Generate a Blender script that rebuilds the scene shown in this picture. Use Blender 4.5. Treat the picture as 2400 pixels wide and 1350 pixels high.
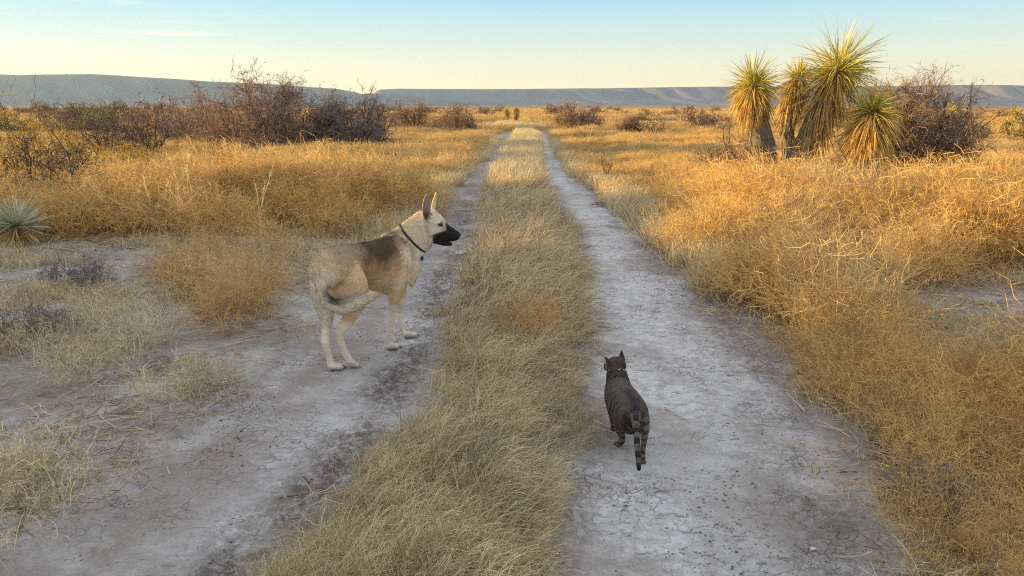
import bpy, bmesh, math, random
import numpy as np
from mathutils import Vector, Matrix
R = math.radians
SC = bpy.context.scene
for o in list(bpy.data.objects): bpy.data.objects.remove(o)

# ---------------------------------------------------------------- camera, sky, sun, exposure
CAM_H, PITCH, FPX = 1.45, R(13.75), 1746.0
cam_d = bpy.data.cameras.new("camera"); cam = bpy.data.objects.new("camera", cam_d)
SC.collection.objects.link(cam)
cam.location = (0, 0, CAM_H); cam.rotation_euler = (R(90) - PITCH, 0, 0)
cam_d.sensor_width = 36; cam_d.lens = 36 * FPX / 2400; cam_d.clip_start = 0.05; cam_d.clip_end = 40000
SC.camera = cam

SUN_AZ, SUN_EL = R(-80), R(4.6)            # azimuth measured from +Y towards +X
sun_vec = Vector((math.sin(SUN_AZ) * math.cos(SUN_EL), math.cos(SUN_AZ) * math.cos(SUN_EL), math.sin(SUN_EL)))
sd = bpy.data.lights.new("sun", 'SUN'); sun = bpy.data.objects.new("sun", sd); SC.collection.objects.link(sun)
sd.energy = 5.0; sd.angle = R(0.6); sd.color = (1.0, 0.67, 0.22)
sun.rotation_euler = sun_vec.to_track_quat('Z', 'Y').to_euler()

W = bpy.data.worlds.new("World"); SC.world = W; W.use_nodes = True
wn, wl = W.node_tree.nodes, W.node_tree.links
wn.clear()
wo = wn.new('ShaderNodeOutputWorld'); bg = wn.new('ShaderNodeBackground'); sky = wn.new('ShaderNodeTexSky')
sky.sky_type = 'NISHITA'; sky.sun_disc = False; sky.sun_elevation = R(4.6); sky.sun_rotation = SUN_AZ
sky.altitude = 1100; sky.air_density = 1.0; sky.dust_density = 0.6; sky.ozone_density = 1.0
hs = wn.new('ShaderNodeHueSaturation'); hs.inputs['Saturation'].default_value = 0.9
wl.new(sky.outputs[0], hs.inputs['Color'])
# thin streaky cirrus low in the sky
tc = wn.new('ShaderNodeTexCoord'); sp = wn.new('ShaderNodeSeparateXYZ'); wl.new(tc.outputs['Generated'], sp.inputs[0])
mp = wn.new('ShaderNodeMapping'); mp.inputs['Scale'].default_value = (3.0, 3.0, 42.0); wl.new(tc.outputs['Generated'], mp.inputs[0])
nz = wn.new('ShaderNodeTexNoise'); nz.inputs['Scale'].default_value = 2.2; nz.inputs['Detail'].default_value = 7; nz.inputs['Roughness'].default_value = 0.6
nz.inputs['Distortion'].default_value = 0.4
wl.new(mp.outputs[0], nz.inputs['Vector'])
cr = wn.new('ShaderNodeValToRGB'); cr.color_ramp.elements[0].position = 0.52; cr.color_ramp.elements[1].position = 0.80
wl.new(nz.outputs[0], cr.inputs[0])
hb = wn.new('ShaderNodeValToRGB'); e = hb.color_ramp.elements
e[0].position = 0.045; e[0].color = (0, 0, 0, 1); e[1].position = 0.075; e[1].color = (1, 1, 1, 1)
e2 = e.new(0.095); e2.color = (1, 1, 1, 1); e3 = e.new(0.13); e3.color = (0, 0, 0, 1)
wl.new(sp.outputs['Z'], hb.inputs[0])
sx = wn.new('ShaderNodeValToRGB'); e = sx.color_ramp.elements          # only towards the two sides of the view
wmr = wn.new('ShaderNodeMapRange'); wmr.inputs[1].default_value = -0.6; wmr.inputs[2].default_value = 0.6
wl.new(sp.outputs['X'], wmr.inputs[0]); wl.new(wmr.outputs[0], sx.inputs[0])
e[0].position = 0.12; e[0].color = (1, 1, 1, 1); e[1].position = 0.28; e[1].color = (0, 0, 0, 1)
e2 = e.new(0.88); e2.color = (0, 0, 0, 1); e3 = e.new(0.93); e3.color = (1, 1, 1, 1)
m1 = wn.new('ShaderNodeMath'); m1.operation = 'MULTIPLY'; wl.new(cr.outputs[0], m1.inputs[0]); wl.new(hb.outputs[0], m1.inputs[1])
m2 = wn.new('ShaderNodeMath'); m2.operation = 'MULTIPLY'; wl.new(m1.outputs[0], m2.inputs[0]); wl.new(sx.outputs[0], m2.inputs[1])
m3 = wn.new('ShaderNodeMath'); m3.operation = 'MULTIPLY'; wl.new(m2.outputs[0], m3.inputs[0]); m3.inputs[1].default_value = 0.75
mx = wn.new('ShaderNodeMixRGB'); wl.new(m3.outputs[0], mx.inputs[0]); 
gr_ = wn.new('ShaderNodeValToRGB'); e = gr_.color_ramp.elements        # low band measured: cream horizon, pale blue; higher sky brightened to add fill light
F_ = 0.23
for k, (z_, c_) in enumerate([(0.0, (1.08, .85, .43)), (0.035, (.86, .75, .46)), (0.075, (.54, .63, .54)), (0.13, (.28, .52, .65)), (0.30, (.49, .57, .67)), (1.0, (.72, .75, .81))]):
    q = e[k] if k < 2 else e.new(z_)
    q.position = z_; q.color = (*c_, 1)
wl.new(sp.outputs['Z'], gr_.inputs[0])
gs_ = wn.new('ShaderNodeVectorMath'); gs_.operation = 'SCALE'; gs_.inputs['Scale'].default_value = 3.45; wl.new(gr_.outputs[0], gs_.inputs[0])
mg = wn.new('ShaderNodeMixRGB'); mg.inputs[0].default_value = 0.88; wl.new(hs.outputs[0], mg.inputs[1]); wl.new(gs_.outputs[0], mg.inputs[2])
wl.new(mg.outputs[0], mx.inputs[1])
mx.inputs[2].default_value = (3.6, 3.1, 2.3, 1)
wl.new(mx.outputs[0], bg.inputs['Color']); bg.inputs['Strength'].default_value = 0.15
wl.new(bg.outputs[0], wo.inputs['Surface'])
SC.view_settings.view_transform = 'Standard'; SC.view_settings.look = 'None'; SC.view_settings.gamma = 1
SC.view_settings.exposure = 1.5
SC.cycles.max_bounces = 6; SC.cycles.transparent_max_bounces = 8; SC.cycles.volume_bounces = 0
SC.cycles.use_denoising = False; SC.cycles.pixel_filter_type = 'BLACKMAN_HARRIS'; SC.cycles.filter_width = 1.15; SC.cycles.use_adaptive_sampling = False

# ---------------------------------------------------------------- helpers
rng = np.random.default_rng(7)
def at(px, py, Y):
    """point on the vertical plane y=Y that shows at photo pixel (px, py)"""
    a = (px - 1200) / FPX; b = -(py - 675) / FPX
    d = np.array([a, math.cos(PITCH) + b * math.sin(PITCH), -math.sin(PITCH) + b * math.cos(PITCH)])
    return np.array([0, 0, CAM_H]) + d * (Y / d[1])
def grd(px, py):
    a = (px - 1200) / FPX; b = -(py - 675) / FPX
    d = np.array([a, math.cos(PITCH) + b * math.sin(PITCH), -math.sin(PITCH) + b * math.cos(PITCH)])
    return d[:2] * (CAM_H / -d[2])
def sstep(a, b, x):
    t = np.clip((x - a) / (b - a), 0, 1); return t * t * (3 - 2 * t)
def hash2(i, j, s):
    n = (i.astype(np.int64) * 374761393 + j.astype(np.int64) * 668265263 + s * 1274126177) & 0xffffffff
    n = ((n ^ (n >> 13)) * 1274126177) & 0xffffffff
    return ((n ^ (n >> 16)) & 0xffff) / 65535.0
def vnoise(x, y, s=0):
    xi, yi = np.floor(x), np.floor(y); fx, fy = x - xi, y - yi
    fx = fx * fx * (3 - 2 * fx); fy = fy * fy * (3 - 2 * fy)
    a, b = hash2(xi, yi, s), hash2(xi + 1, yi, s); c, d = hash2(xi, yi + 1, s), hash2(xi + 1, yi + 1, s)
    return (a * (1 - fx) + b * fx) * (1 - fy) + (c * (1 - fx) + d * fx) * fy
def fbm(x, y, s=0, o=4):
    r, a, t = 0, 1.0, 0
    for k in range(o):
        r = r + a * vnoise(x * 2 ** k + 17.3 * k, y * 2 ** k - 9.1 * k, s + k); t += a; a *= 0.5
    return r / t
def inpoly(x, y, P):
    ins = np.zeros(np.shape(x), bool); n = len(P)
    for i in range(n):
        x0, y0 = P[i]; x1, y1 = P[(i + 1) % n]
        if y0 == y1: continue
        c = ((y0 > y) != (y1 > y)) & (x < (x1 - x0) * (y - y0) / (y1 - y0) + x0)
        ins ^= c
    return ins
def tag(o, label=None, cat=None, group=None, kind=None):
    if label: o['label'] = label
    if cat: o['category'] = cat
    if group: o['group'] = group
    if kind: o['kind'] = kind
    return o
def mesh_from(name, V, Fs, mat=None, smooth=False, attrs=None):
    """V (n,3); Fs list of int arrays (k,3) or (k,4)"""
    me = bpy.data.meshes.new(name); V = np.asarray(V, np.float32)
    me.vertices.add(len(V)); me.vertices.foreach_set('co', V.ravel())
    if Fs:
        li = np.concatenate([np.asarray(f, np.int32).ravel() for f in Fs])
        cnt = np.concatenate([np.full(len(f), f.shape[1], np.int32) for f in Fs])
        st = np.concatenate([[0], np.cumsum(cnt)[:-1]]).astype(np.int32)
        me.loops.add(len(li)); me.loops.foreach_set('vertex_index', li)
        me.polygons.add(len(cnt)); me.polygons.foreach_set('loop_start', st); me.polygons.foreach_set('loop_total', cnt)
    me.update(calc_edges=True)
    if smooth and Fs: me.polygons.foreach_set('use_smooth', np.ones(len(me.polygons), bool))
    for k, (ty, arr) in (attrs or {}).items():
        a = me.attributes.new(k, ty, 'POINT'); arr = np.asarray(arr)
        key = 'color' if 'COLOR' in ty else ('vector' if ty == 'FLOAT_VECTOR' else 'value')
        a.data.foreach_set(key, arr.ravel().astype(np.int32 if ty == 'INT' else np.float32))
    if mat: me.materials.append(mat)
    return me
def link(name, me, parent=None, loc=None):
    o = bpy.data.objects.new(name, me); SC.collection.objects.link(o)
    if parent: o.parent = parent
    if loc is not None: o.location = loc
    return o
def empty(name, loc, rz=0.0):
    o = bpy.data.objects.new(name, None); SC.collection.objects.link(o); o.empty_display_size = 0.1
    o.location = loc; o.rotation_euler = (0, 0, rz); return o
def copy_tree(o, parent=None):
    c = o.copy(); SC.collection.objects.link(c)
    if parent: c.parent = parent
    for ch in o.children: copy_tree(ch, c)
    return c
def unit(v): return v / np.maximum(np.linalg.norm(v, axis=-1, keepdims=True), 1e-9)
def tangents(P):
    T = np.empty_like(P); T[:, 1:-1] = P[:, 2:] - P[:, :-2]; T[:, 0] = P[:, 1] - P[:, 0]; T[:, -1] = P[:, -1] - P[:, -2]
    return unit(T)
def ribbons(P, Wd, g=None):
    """P (N,K,3) polylines, Wd (N,K) half widths -> verts, [quads]"""
    g = g or rng
    N, K, _ = P.shape; T = tangents(P); rv = unit(g.normal(size=(N, 1, 3)))
    S = unit(np.cross(T, np.broadcast_to(rv, T.shape)))
    V = np.stack([P - S * Wd[..., None], P + S * Wd[..., None]], 2).reshape(-1, 3)
    i = (np.arange(N)[:, None] * K + np.arange(K - 1)[None]) * 2
    F = np.stack([i, i + 1, i + 3, i + 2], -1).reshape(-1, 4)
    return V, [F]
def tubes(P, Rd, n=4):
    N, K, _ = P.shape; T = tangents(P)
    ref = np.where(np.abs(T[:, :1, 2:3]) > 0.9, np.array([1., 0, 0]), np.array([0, 0, 1.]))
    A = unit(np.cross(T, np.broadcast_to(ref, T.shape))); B = np.cross(T, A)
    th = np.arange(n) * 2 * math.pi / n
    V = (P[:, :, None] + Rd[..., None, None] * (np.cos(th)[:, None] * A[:, :, None] + np.sin(th)[:, None] * B[:, :, None])).reshape(-1, 3)
    i = (np.arange(N)[:, None, None] * K + np.arange(K - 1)[None, :, None]) * n
    k = np.arange(n)[None, None]; k2 = (k + 1) % n
    F = np.stack([i + k, i + k2, i + n + k2, i + n + k], -1).reshape(-1, 4)
    return V, [F]
def join(parts):
    Vs, Fs, off = [], [], 0
    for V, F in parts:
        Vs.append(V)
        for f in F: Fs.append(f + off)
        off += len(V)
    return np.concatenate(Vs), Fs
def ell(parts_n): return np.cumsum([0] + parts_n)

def polyline(base, dirv, L, K, curl=0.0, droop=0.0, g=None):
    """N wandering stems: base (N,3), dirv (N,3), L (N,)"""
    g = g or rng; N = len(base); P = np.empty((N, K, 3)); P[:, 0] = base; d = unit(dirv)
    for k in range(1, K):
        d = unit(d + g.normal(size=(N, 3)) * curl + np.array([0, 0, -droop]) * (k / K))
        P[:, k] = P[:, k - 1] + d * (L[:, None] / (K - 1))
    return P
def taper(N, K, w, tip=0.3): return np.broadcast_to(np.linspace(1, tip, K)[None] * w, (N, K)) * 1.0
def kids(P, n, g, lo=0.35, hi=1.0):
    """n points and tangents on each polyline"""
    N, K, _ = P.shape; t = g.uniform(lo, hi, (N, n)) * (K - 1.001); i = t.astype(int); f = (t - i)[..., None]
    r = np.arange(N)[:, None]; a, b = P[r, i], P[r, i + 1]
    return (a * (1 - f) + b * f).reshape(-1, 3), unit(b - a).reshape(-1, 3)
# ---------------------------------------------------------------- materials
def new_mat(name):
    m = bpy.data.materials.new(name); m.use_nodes = True; n = m.node_tree.nodes; n.clear()
    return m, n, m.node_tree.links
def plant_mat(name, c1, c2, trans=0.3, rough=0.7, nscale=3.0, patch=0.0):
    """dry plant fibre: colour varies between c1 and c2 by stem and by clump, some light passes through"""
    m, n, l = new_mat(name)
    out = n.new('ShaderNodeOutputMaterial'); mix = n.new('ShaderNodeMixShader'); mix.inputs[0].default_value = trans
    d = n.new('ShaderNodeBsdfPrincipled'); d.inputs['Roughness'].default_value = rough; d.inputs['Specular IOR Level'].default_value = 0.2
    t = n.new('ShaderNodeBsdfTranslucent')
    at_ = n.new('ShaderNodeAttribute'); at_.attribute_name = 'tone'
    geo = n.new('ShaderNodeNewGeometry'); nz = n.new('ShaderNodeTexNoise'); nz.inputs['Scale'].default_value = nscale; nz.inputs['Detail'].default_value = 2
    l.new(geo.outputs['Position'], nz.inputs['Vector'])
    ad = n.new('ShaderNodeMath'); ad.operation = 'ADD'; l.new(at_.outputs['Fac'], ad.inputs[0]); l.new(nz.outputs[0], ad.inputs[1])
    sb = n.new('ShaderNodeMath'); sb.operation = 'SUBTRACT'; sb.use_clamp = True; l.new(ad.outputs[0], sb.inputs[0]); sb.inputs[1].default_value = 0.50
    mx = n.new('ShaderNodeMixRGB'); l.new(sb.outputs[0], mx.inputs[0]); mx.inputs[1].default_value = (*c1, 1); mx.inputs[2].default_value = (*c2, 1)
    n2 = n.new('ShaderNodeTexNoise'); n2.inputs['Scale'].default_value = 0.55; n2.inputs['Detail'].default_value = 3; l.new(geo.outputs['Position'], n2.inputs['Vector'])
    mr = n.new('ShaderNodeMapRange'); mr.inputs[1].default_value = 0.5; mr.inputs[2].default_value = 0.7; mr.inputs[4].default_value = 0.55 * patch; l.new(n2.outputs[0], mr.inputs[0])
    gy = sum(c2) / 3; m2 = n.new('ShaderNodeMixRGB'); l.new(mr.outputs[0], m2.inputs[0]); l.new(mx.outputs[0], m2.inputs[1]); m2.inputs[2].default_value = (gy * .95, gy * .86, gy * .62, 1); mx = m2
    l.new(mx.outputs[0], d.inputs['Base Color']); l.new(mx.outputs[0], t.inputs['Color'])
    l.new(d.outputs[0], mix.inputs[1]); l.new(t.outputs[0], mix.inputs[2]); l.new(mix.outputs[0], out.inputs['Surface'])
    return m
def simple_mat(name, col, rough=0.6, metal=0.0, spec=0.5, nscale=40, var=0.25, bump=0.0):
    m, n, l = new_mat(name)
    out = n.new('ShaderNodeOutputMaterial'); d = n.new('ShaderNodeBsdfPrincipled')
    d.inputs['Roughness'].default_value = rough; d.inputs['Metallic'].default_value = metal; d.inputs['Specular IOR Level'].default_value = spec
    nz = n.new('ShaderNodeTexNoise'); nz.inputs['Scale'].default_value = nscale; nz.inputs['Detail'].default_value = 5
    tc = n.new('ShaderNodeTexCoord'); l.new(tc.outputs['Object'], nz.inputs['Vector'])
    mx = n.new('ShaderNodeMixRGB'); l.new(nz.outputs[0], mx.inputs[0])
    mx.inputs[1].default_value = (*[c * (1 - var) for c in col], 1); mx.inputs[2].default_value = (*[min(1, c * (1 + var)) for c in col], 1)
    l.new(mx.outputs[0], d.inputs['Base Color'])
    if bump:
        b = n.new('ShaderNodeBump'); b.inputs['Strength'].default_value = bump; b.inputs['Distance'].default_value = 0.01
        l.new(nz.outputs[0], b.inputs['Height']); l.new(b.outputs[0], d.inputs['Normal'])
    l.new(d.outputs[0], out.inputs['Surface'])
    return m
def fur_mat(name, rough=0.75):
    m, n, l = new_mat(name)
    out = n.new('ShaderNodeOutputMaterial'); d = n.new('ShaderNodeBsdfPrincipled')
    d.inputs['Roughness'].default_value = rough; d.inputs['Specular IOR Level'].default_value = 0.15
    a = n.new('ShaderNodeAttribute'); a.attribute_name = 'coat'
    l.new(a.outputs['Color'], d.inputs['Base Color']); l.new(d.outputs[0], out.inputs['Surface'])
    return m

M_WEED = plant_mat('golden_weed', (0.19, 0.105, 0.035), (1.0, 0.67, 0.25), 0.30, patch=.7)
M_STRAW = plant_mat('pale_straw', (0.22, 0.15, 0.07), (1.0, 0.84, 0.52), 0.25, patch=.35)
M_LITTER = plant_mat('grey_litter', (0.16, 0.10, 0.06), (0.70, 0.54, 0.33), 0.15)
M_TWIG = plant_mat('bare_twig', (0.20, 0.13, 0.09), (0.44, 0.30, 0.21), 0.05)
M_DARKTWIG = plant_mat('dark_bark', (0.05, 0.038, 0.033), (0.15, 0.11, 0.09), 0.0)
M_GREYTWIG = plant_mat('ash_grey_twig', (0.13, 0.105, 0.095), (0.31, 0.25, 0.22), 0.0)
M_LEAF = plant_mat('small_yellow_green_leaf', (0.20, 0.15, 0.015), (0.62, 0.44, 0.05), 0.35, nscale=6)
M_YUCCA = plant_mat('yucca_green_leaf', (0.22, 0.21, 0.035), (0.80, 0.66, 0.14), 0.25, 0.45, nscale=8)
M_SKIRT = plant_mat('yucca_dead_leaf', (0.26, 0.16, 0.05), (0.90, 0.62, 0.20), 0.2, 0.55, nscale=8)
M_TRUNK = plant_mat('yucca_trunk_fibre', (0.13, 0.11, 0.09), (0.38, 0.31, 0.23), 0.0, nscale=20)
M_OLIVE = plant_mat('olive_scrub_twig', (0.14, 0.12, 0.05), (0.34, 0.29, 0.13), 0.1)
M_REDTWIG = plant_mat('rusty_stem', (0.36, 0.14, 0.04), (0.60, 0.30, 0.10), 0.15)
# ---------------------------------------------------------------- the two wheel tracks and the ground
def curve(tab):
    g = np.array([grd(px, py) for px, py in tab]); g = g[np.argsort(g[:, 1])]
    return lambda y: np.interp(y, g[:, 1], g[:, 0])
L0 = curve([(-60, 1350), (190, 1240), (480, 1000), (640, 870), (760, 780), (880, 650), (965, 560), (1065, 440), (1108, 400), (1142, 370), (1168, 345), (1181, 330), (1188, 312), (1190, 292)])
L1 = curve([(640, 1350), (840, 1130), (975, 950), (1035, 800), (1080, 650), (1110, 560), (1127, 440), (1148, 400), (1165, 370), (1180, 345), (1192, 330), (1203, 312), (1206, 292)])
R0 = curve([(1250, 1350), (1300, 1150), (1385, 1000), (1375, 800), (1365, 650), (1340, 540), (1290, 440), (1271, 400), (1272, 370), (1268, 340), (1261, 318), (1244, 306), (1222, 292)])
R1 = curve([(2090, 1350), (1960, 1150), (1880, 960), (1790, 790), (1640, 680), (1545, 590), (1395, 450), (1325, 400), (1302, 370), (1290, 340), (1283, 318), (1268, 306), (1240, 292)])
def tracks(x, y):
    """1 inside a wheel track, soft edges; wobbling a little"""
    wb = (fbm(x * 2.2, y * 2.2, 5, 3) - 0.5) * 0.30
    far = 1 - sstep(42, 60, y)
    def m(a, b): return sstep(-0.10, 0.10, x - a(y) + wb) * sstep(-0.10, 0.10, b(y) - x + wb)
    return np.maximum(m(L0, L1), m(R0, R1)) * far
def low_h(x, y):
    t = tracks(x, y); ctr = sstep(-0.1, 0.2, x - L1(y)) * sstep(-0.1, 0.2, R0(y) - x) * (1 - sstep(40, 60, y))
    r = np.hypot(x, y)
    big = (fbm(x * 0.06, y * 0.06, 11, 3) - 0.5) * 0.9 * sstep(20, 120, r) * (1 - 0.7 * sstep(400, 1500, r))
    return -0.020 * t + 0.035 * ctr + (fbm(x * 0.7, y * 0.7, 3, 3) - 0.5) * 0.07 * (1 - 0.8 * t) + big
def hz(x, y): return float(low_h(np.array([x], float), np.array([y], float))[0])

M_GROUND, n, l = new_mat('clay_and_litter')
out = n.new('ShaderNodeOutputMaterial'); d = n.new('ShaderNodeBsdfPrincipled'); d.inputs['Roughness'].default_value = 0.9; d.inputs['Specular IOR Level'].default_value = 0.2
geo = n.new('ShaderNodeNewGeometry')
def noise(sc, det=6, rough=0.6, dist=0.0, stretch=None):
    q = n.new('ShaderNodeTexNoise'); q.inputs['Scale'].default_value = sc; q.inputs['Detail'].default_value = det
    q.inputs['Roughness'].default_value = rough; q.inputs['Distortion'].default_value = dist
    if stretch:
        mp = n.new('ShaderNodeMapping'); mp.inputs['Scale'].default_value = stretch; l.new(geo.outputs['Position'], mp.inputs[0]); l.new(mp.outputs[0], q.inputs['Vector'])
    else: l.new(geo.outputs['Position'], q.inputs['Vector'])
    return q.outputs[0]
def ramp(src, p0, p1):
    q = n.new('ShaderNodeMapRange'); q.inputs[1].default_value = p0; q.inputs[2].default_value = p1; l.new(src, q.inputs[0]); return q.outputs[0]
def mixc(f, a, b):
    q = n.new('ShaderNodeMixRGB')
    if isinstance(f, float): q.inputs[0].default_value = f
    else: l.new(f, q.inputs[0])
    for k, v in ((1, a), (2, b)):
        if isinstance(v, tuple): q.inputs[k].default_value = (*v, 1)
        else: l.new(v, q.inputs[k])
    return q.outputs[0]
def mul(a, b):
    q = n.new('ShaderNodeMath'); q.operation = 'MULTIPLY'; l.new(a, q.inputs[0])
    if isinstance(b, float): q.inputs[1].default_value = b
    else: l.new(b, q.inputs[1])
    return q.outputs[0]
ad = n.new('ShaderNodeAttribute'); ad.attribute_name = 'dirt'; dirt = ad.outputs['Fac']
ac = n.new('ShaderNodeAttribute'); ac.attribute_name = 'crust'; crust = ac.outputs['Fac']
clay = mixc(ramp(noise(3.5), 0.35, 0.65), (0.37, 0.33, 0.295), (0.52, 0.48, 0.44))
clay = mixc(mul(ramp(noise(60, 4, 0.7), 0.45, 0.7), 0.5), clay, (0.58, 0.54, 0.50))
pale = mixc(ramp(noise(26, 6, 0.75), 0.3, 0.75), (0.50, 0.47, 0.44), (0.86, 0.84, 0.81))
clay = mixc(mul(crust, ramp(noise(14, 8, 0.72, 0.3), 0.36, 0.56)), clay, pale)
clay = mixc(mul(ramp(noise(90, 3, 0.6), 0.57, 0.70), 0.6), clay, (0.13, 0.10, 0.085))
clay = mixc(mul(ramp(noise(30, 4, 0.7, 0, (.35, 1, 1)), 0.60, 0.66), 0.6), clay, (0.12, 0.095, 0.08))
band = ramp(noise(1.3, 4, 0.6, 0.3), 0.50, 0.60)
clay = mixc(mul(band, 0.5), clay, (0.32, 0.26, 0.22))
asl = n.new('ShaderNodeAttribute'); asl.attribute_name = 'soil'; abr = n.new('ShaderNodeAttribute'); abr.attribute_name = 'brown'
clay = mixc(mul(abr.outputs['Fac'], ramp(noise(5, 4), 0.3, 0.55)), clay, mixc(ramp(noise(70, 4, .7), .4, .65), (0.30, 0.24, 0.205), (0.40, 0.335, 0.295)))
clay = mixc(mul(asl.outputs['Fac'], ramp(noise(24, 6, 0.75), 0.40, 0.55)), clay, (0.17, 0.135, 0.115))
crk = n.new('ShaderNodeTexVoronoi'); crk.feature = 'DISTANCE_TO_EDGE'; crk.inputs['Scale'].default_value = 15
nv = n.new('ShaderNodeTexNoise'); nv.inputs['Scale'].default_value = 7; nv.inputs['Detail'].default_value = 4; l.new(geo.outputs['Position'], nv.inputs['Vector'])
vm = n.new('ShaderNodeVectorMath'); vm.operation = 'MULTIPLY_ADD'; l.new(nv.outputs['Color'], vm.inputs[0]); vm.inputs[1].default_value = (0.25, 0.25, 0.25); l.new(geo.outputs['Position'], vm.inputs[2])
l.new(vm.outputs[0], crk.inputs['Vector'])
crack = ramp(crk.outputs['Distance'], 0.06, 0.0)
crackm = mul(crack, ramp(noise(2.1, 3), 0.48, 0.62))
clay = mixc(mul(crackm, 0.35), clay, (0.10, 0.08, 0.07))
lit = mixc(ramp(noise(9, 7, 0.7), 0.35, 0.65), (0.13, 0.095, 0.065), (0.36, 0.29, 0.21))
farc = mixc(ramp(noise(0.09, 6, 0.65), 0.38, 0.62), (0.24, 0.165, 0.085), (0.42, 0.29, 0.14))
aff = n.new('ShaderNodeAttribute'); aff.attribute_name = 'far'
lit = mixc(aff.outputs['Fac'], lit, farc)
col = mixc(dirt, lit, clay)
l.new(col, d.inputs['Base Color'])
hgt = n.new('ShaderNodeMath'); hgt.operation = 'ADD'; l.new(noise(38, 9, 0.75), hgt.inputs[0])
h2 = mul(noise(160, 5, 0.7), 0.5); l.new(h2, hgt.inputs[1])
h3 = n.new('ShaderNodeMath'); h3.operation = 'SUBTRACT'; l.new(hgt.outputs[0], h3.inputs[0]); l.new(mul(crackm, 0.8), h3.inputs[1])
bp = n.new('ShaderNodeBump'); bp.inputs['Strength'].default_value = 0.85; bp.inputs['Distance'].default_value = 0.012
l.new(h3.outputs[0], bp.inputs['Height']); l.new(bp.outputs[0], d.inputs['Normal'])
l.new(d.outputs[0], out.inputs['Surface'])

# grassy zones, as outlines on the ground (metres)
def poly(*pts): return [tuple(grd(*p)) if len(p) == 2 else p[:2] for p in pts]
Z_RIGHT = poly((1300, 318), (1345, 390), (1420, 470), (1500, 560), (1570, 632), (1660, 690), (1850, 765), (1960, 735), (2150, 728), (2400, 690)) + [(9.5, 6.5), (80, 20), (80, 62), (3.0, 62)]
Z_NEAR = poly((1850, 800), (1870, 900), (1990, 990), (2090, 1090), (2160, 1230), (2230, 1350)) + [(2.4, 1.2), (6, 1.0), (6, 3.6)] + poly((2400, 960), (2230, 935), (2130, 890), (2090, 830), (2010, 790))
Z_LEFT = poly((1150, 330), (1105, 375), (1040, 445), (965, 540), (900, 570), (780, 560), (700, 560), (620, 555), (500, 560), (400, 550), (250, 575), (100, 560), (0, 590)) + [(-9.5, 5.6), (-60, 9), (-60, 62), (-2.5, 62)]
Z_TONGUE = poly((660, 570), (655, 650), (640, 720), (580, 780), (500, 790), (450, 740), (395, 680), (380, 600), (450, 560))
Z_GAP = poly((1950, 760), (2060, 700), (2180, 665), (2400, 625)) + [(5.2, 6.4), (5.2, 4.2)] + poly((2400, 900), (2240, 900), (2130, 860), (2070, 800))
def zone_mask(x, y):
    wx = x + (fbm(x * 0.9, y * 0.9, 31, 3) - 0.5) * 0.5; wy = y + (fbm(x * 0.9, y * 0.9, 41, 3) - 0.5) * 0.5
    return ((inpoly(wx, wy, Z_RIGHT) | inpoly(wx, wy, Z_NEAR)) & ~inpoly(x, y, Z_GAP)) | inpoly(wx, wy, Z_LEFT) | inpoly(wx, wy, Z_TONGUE)

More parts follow.
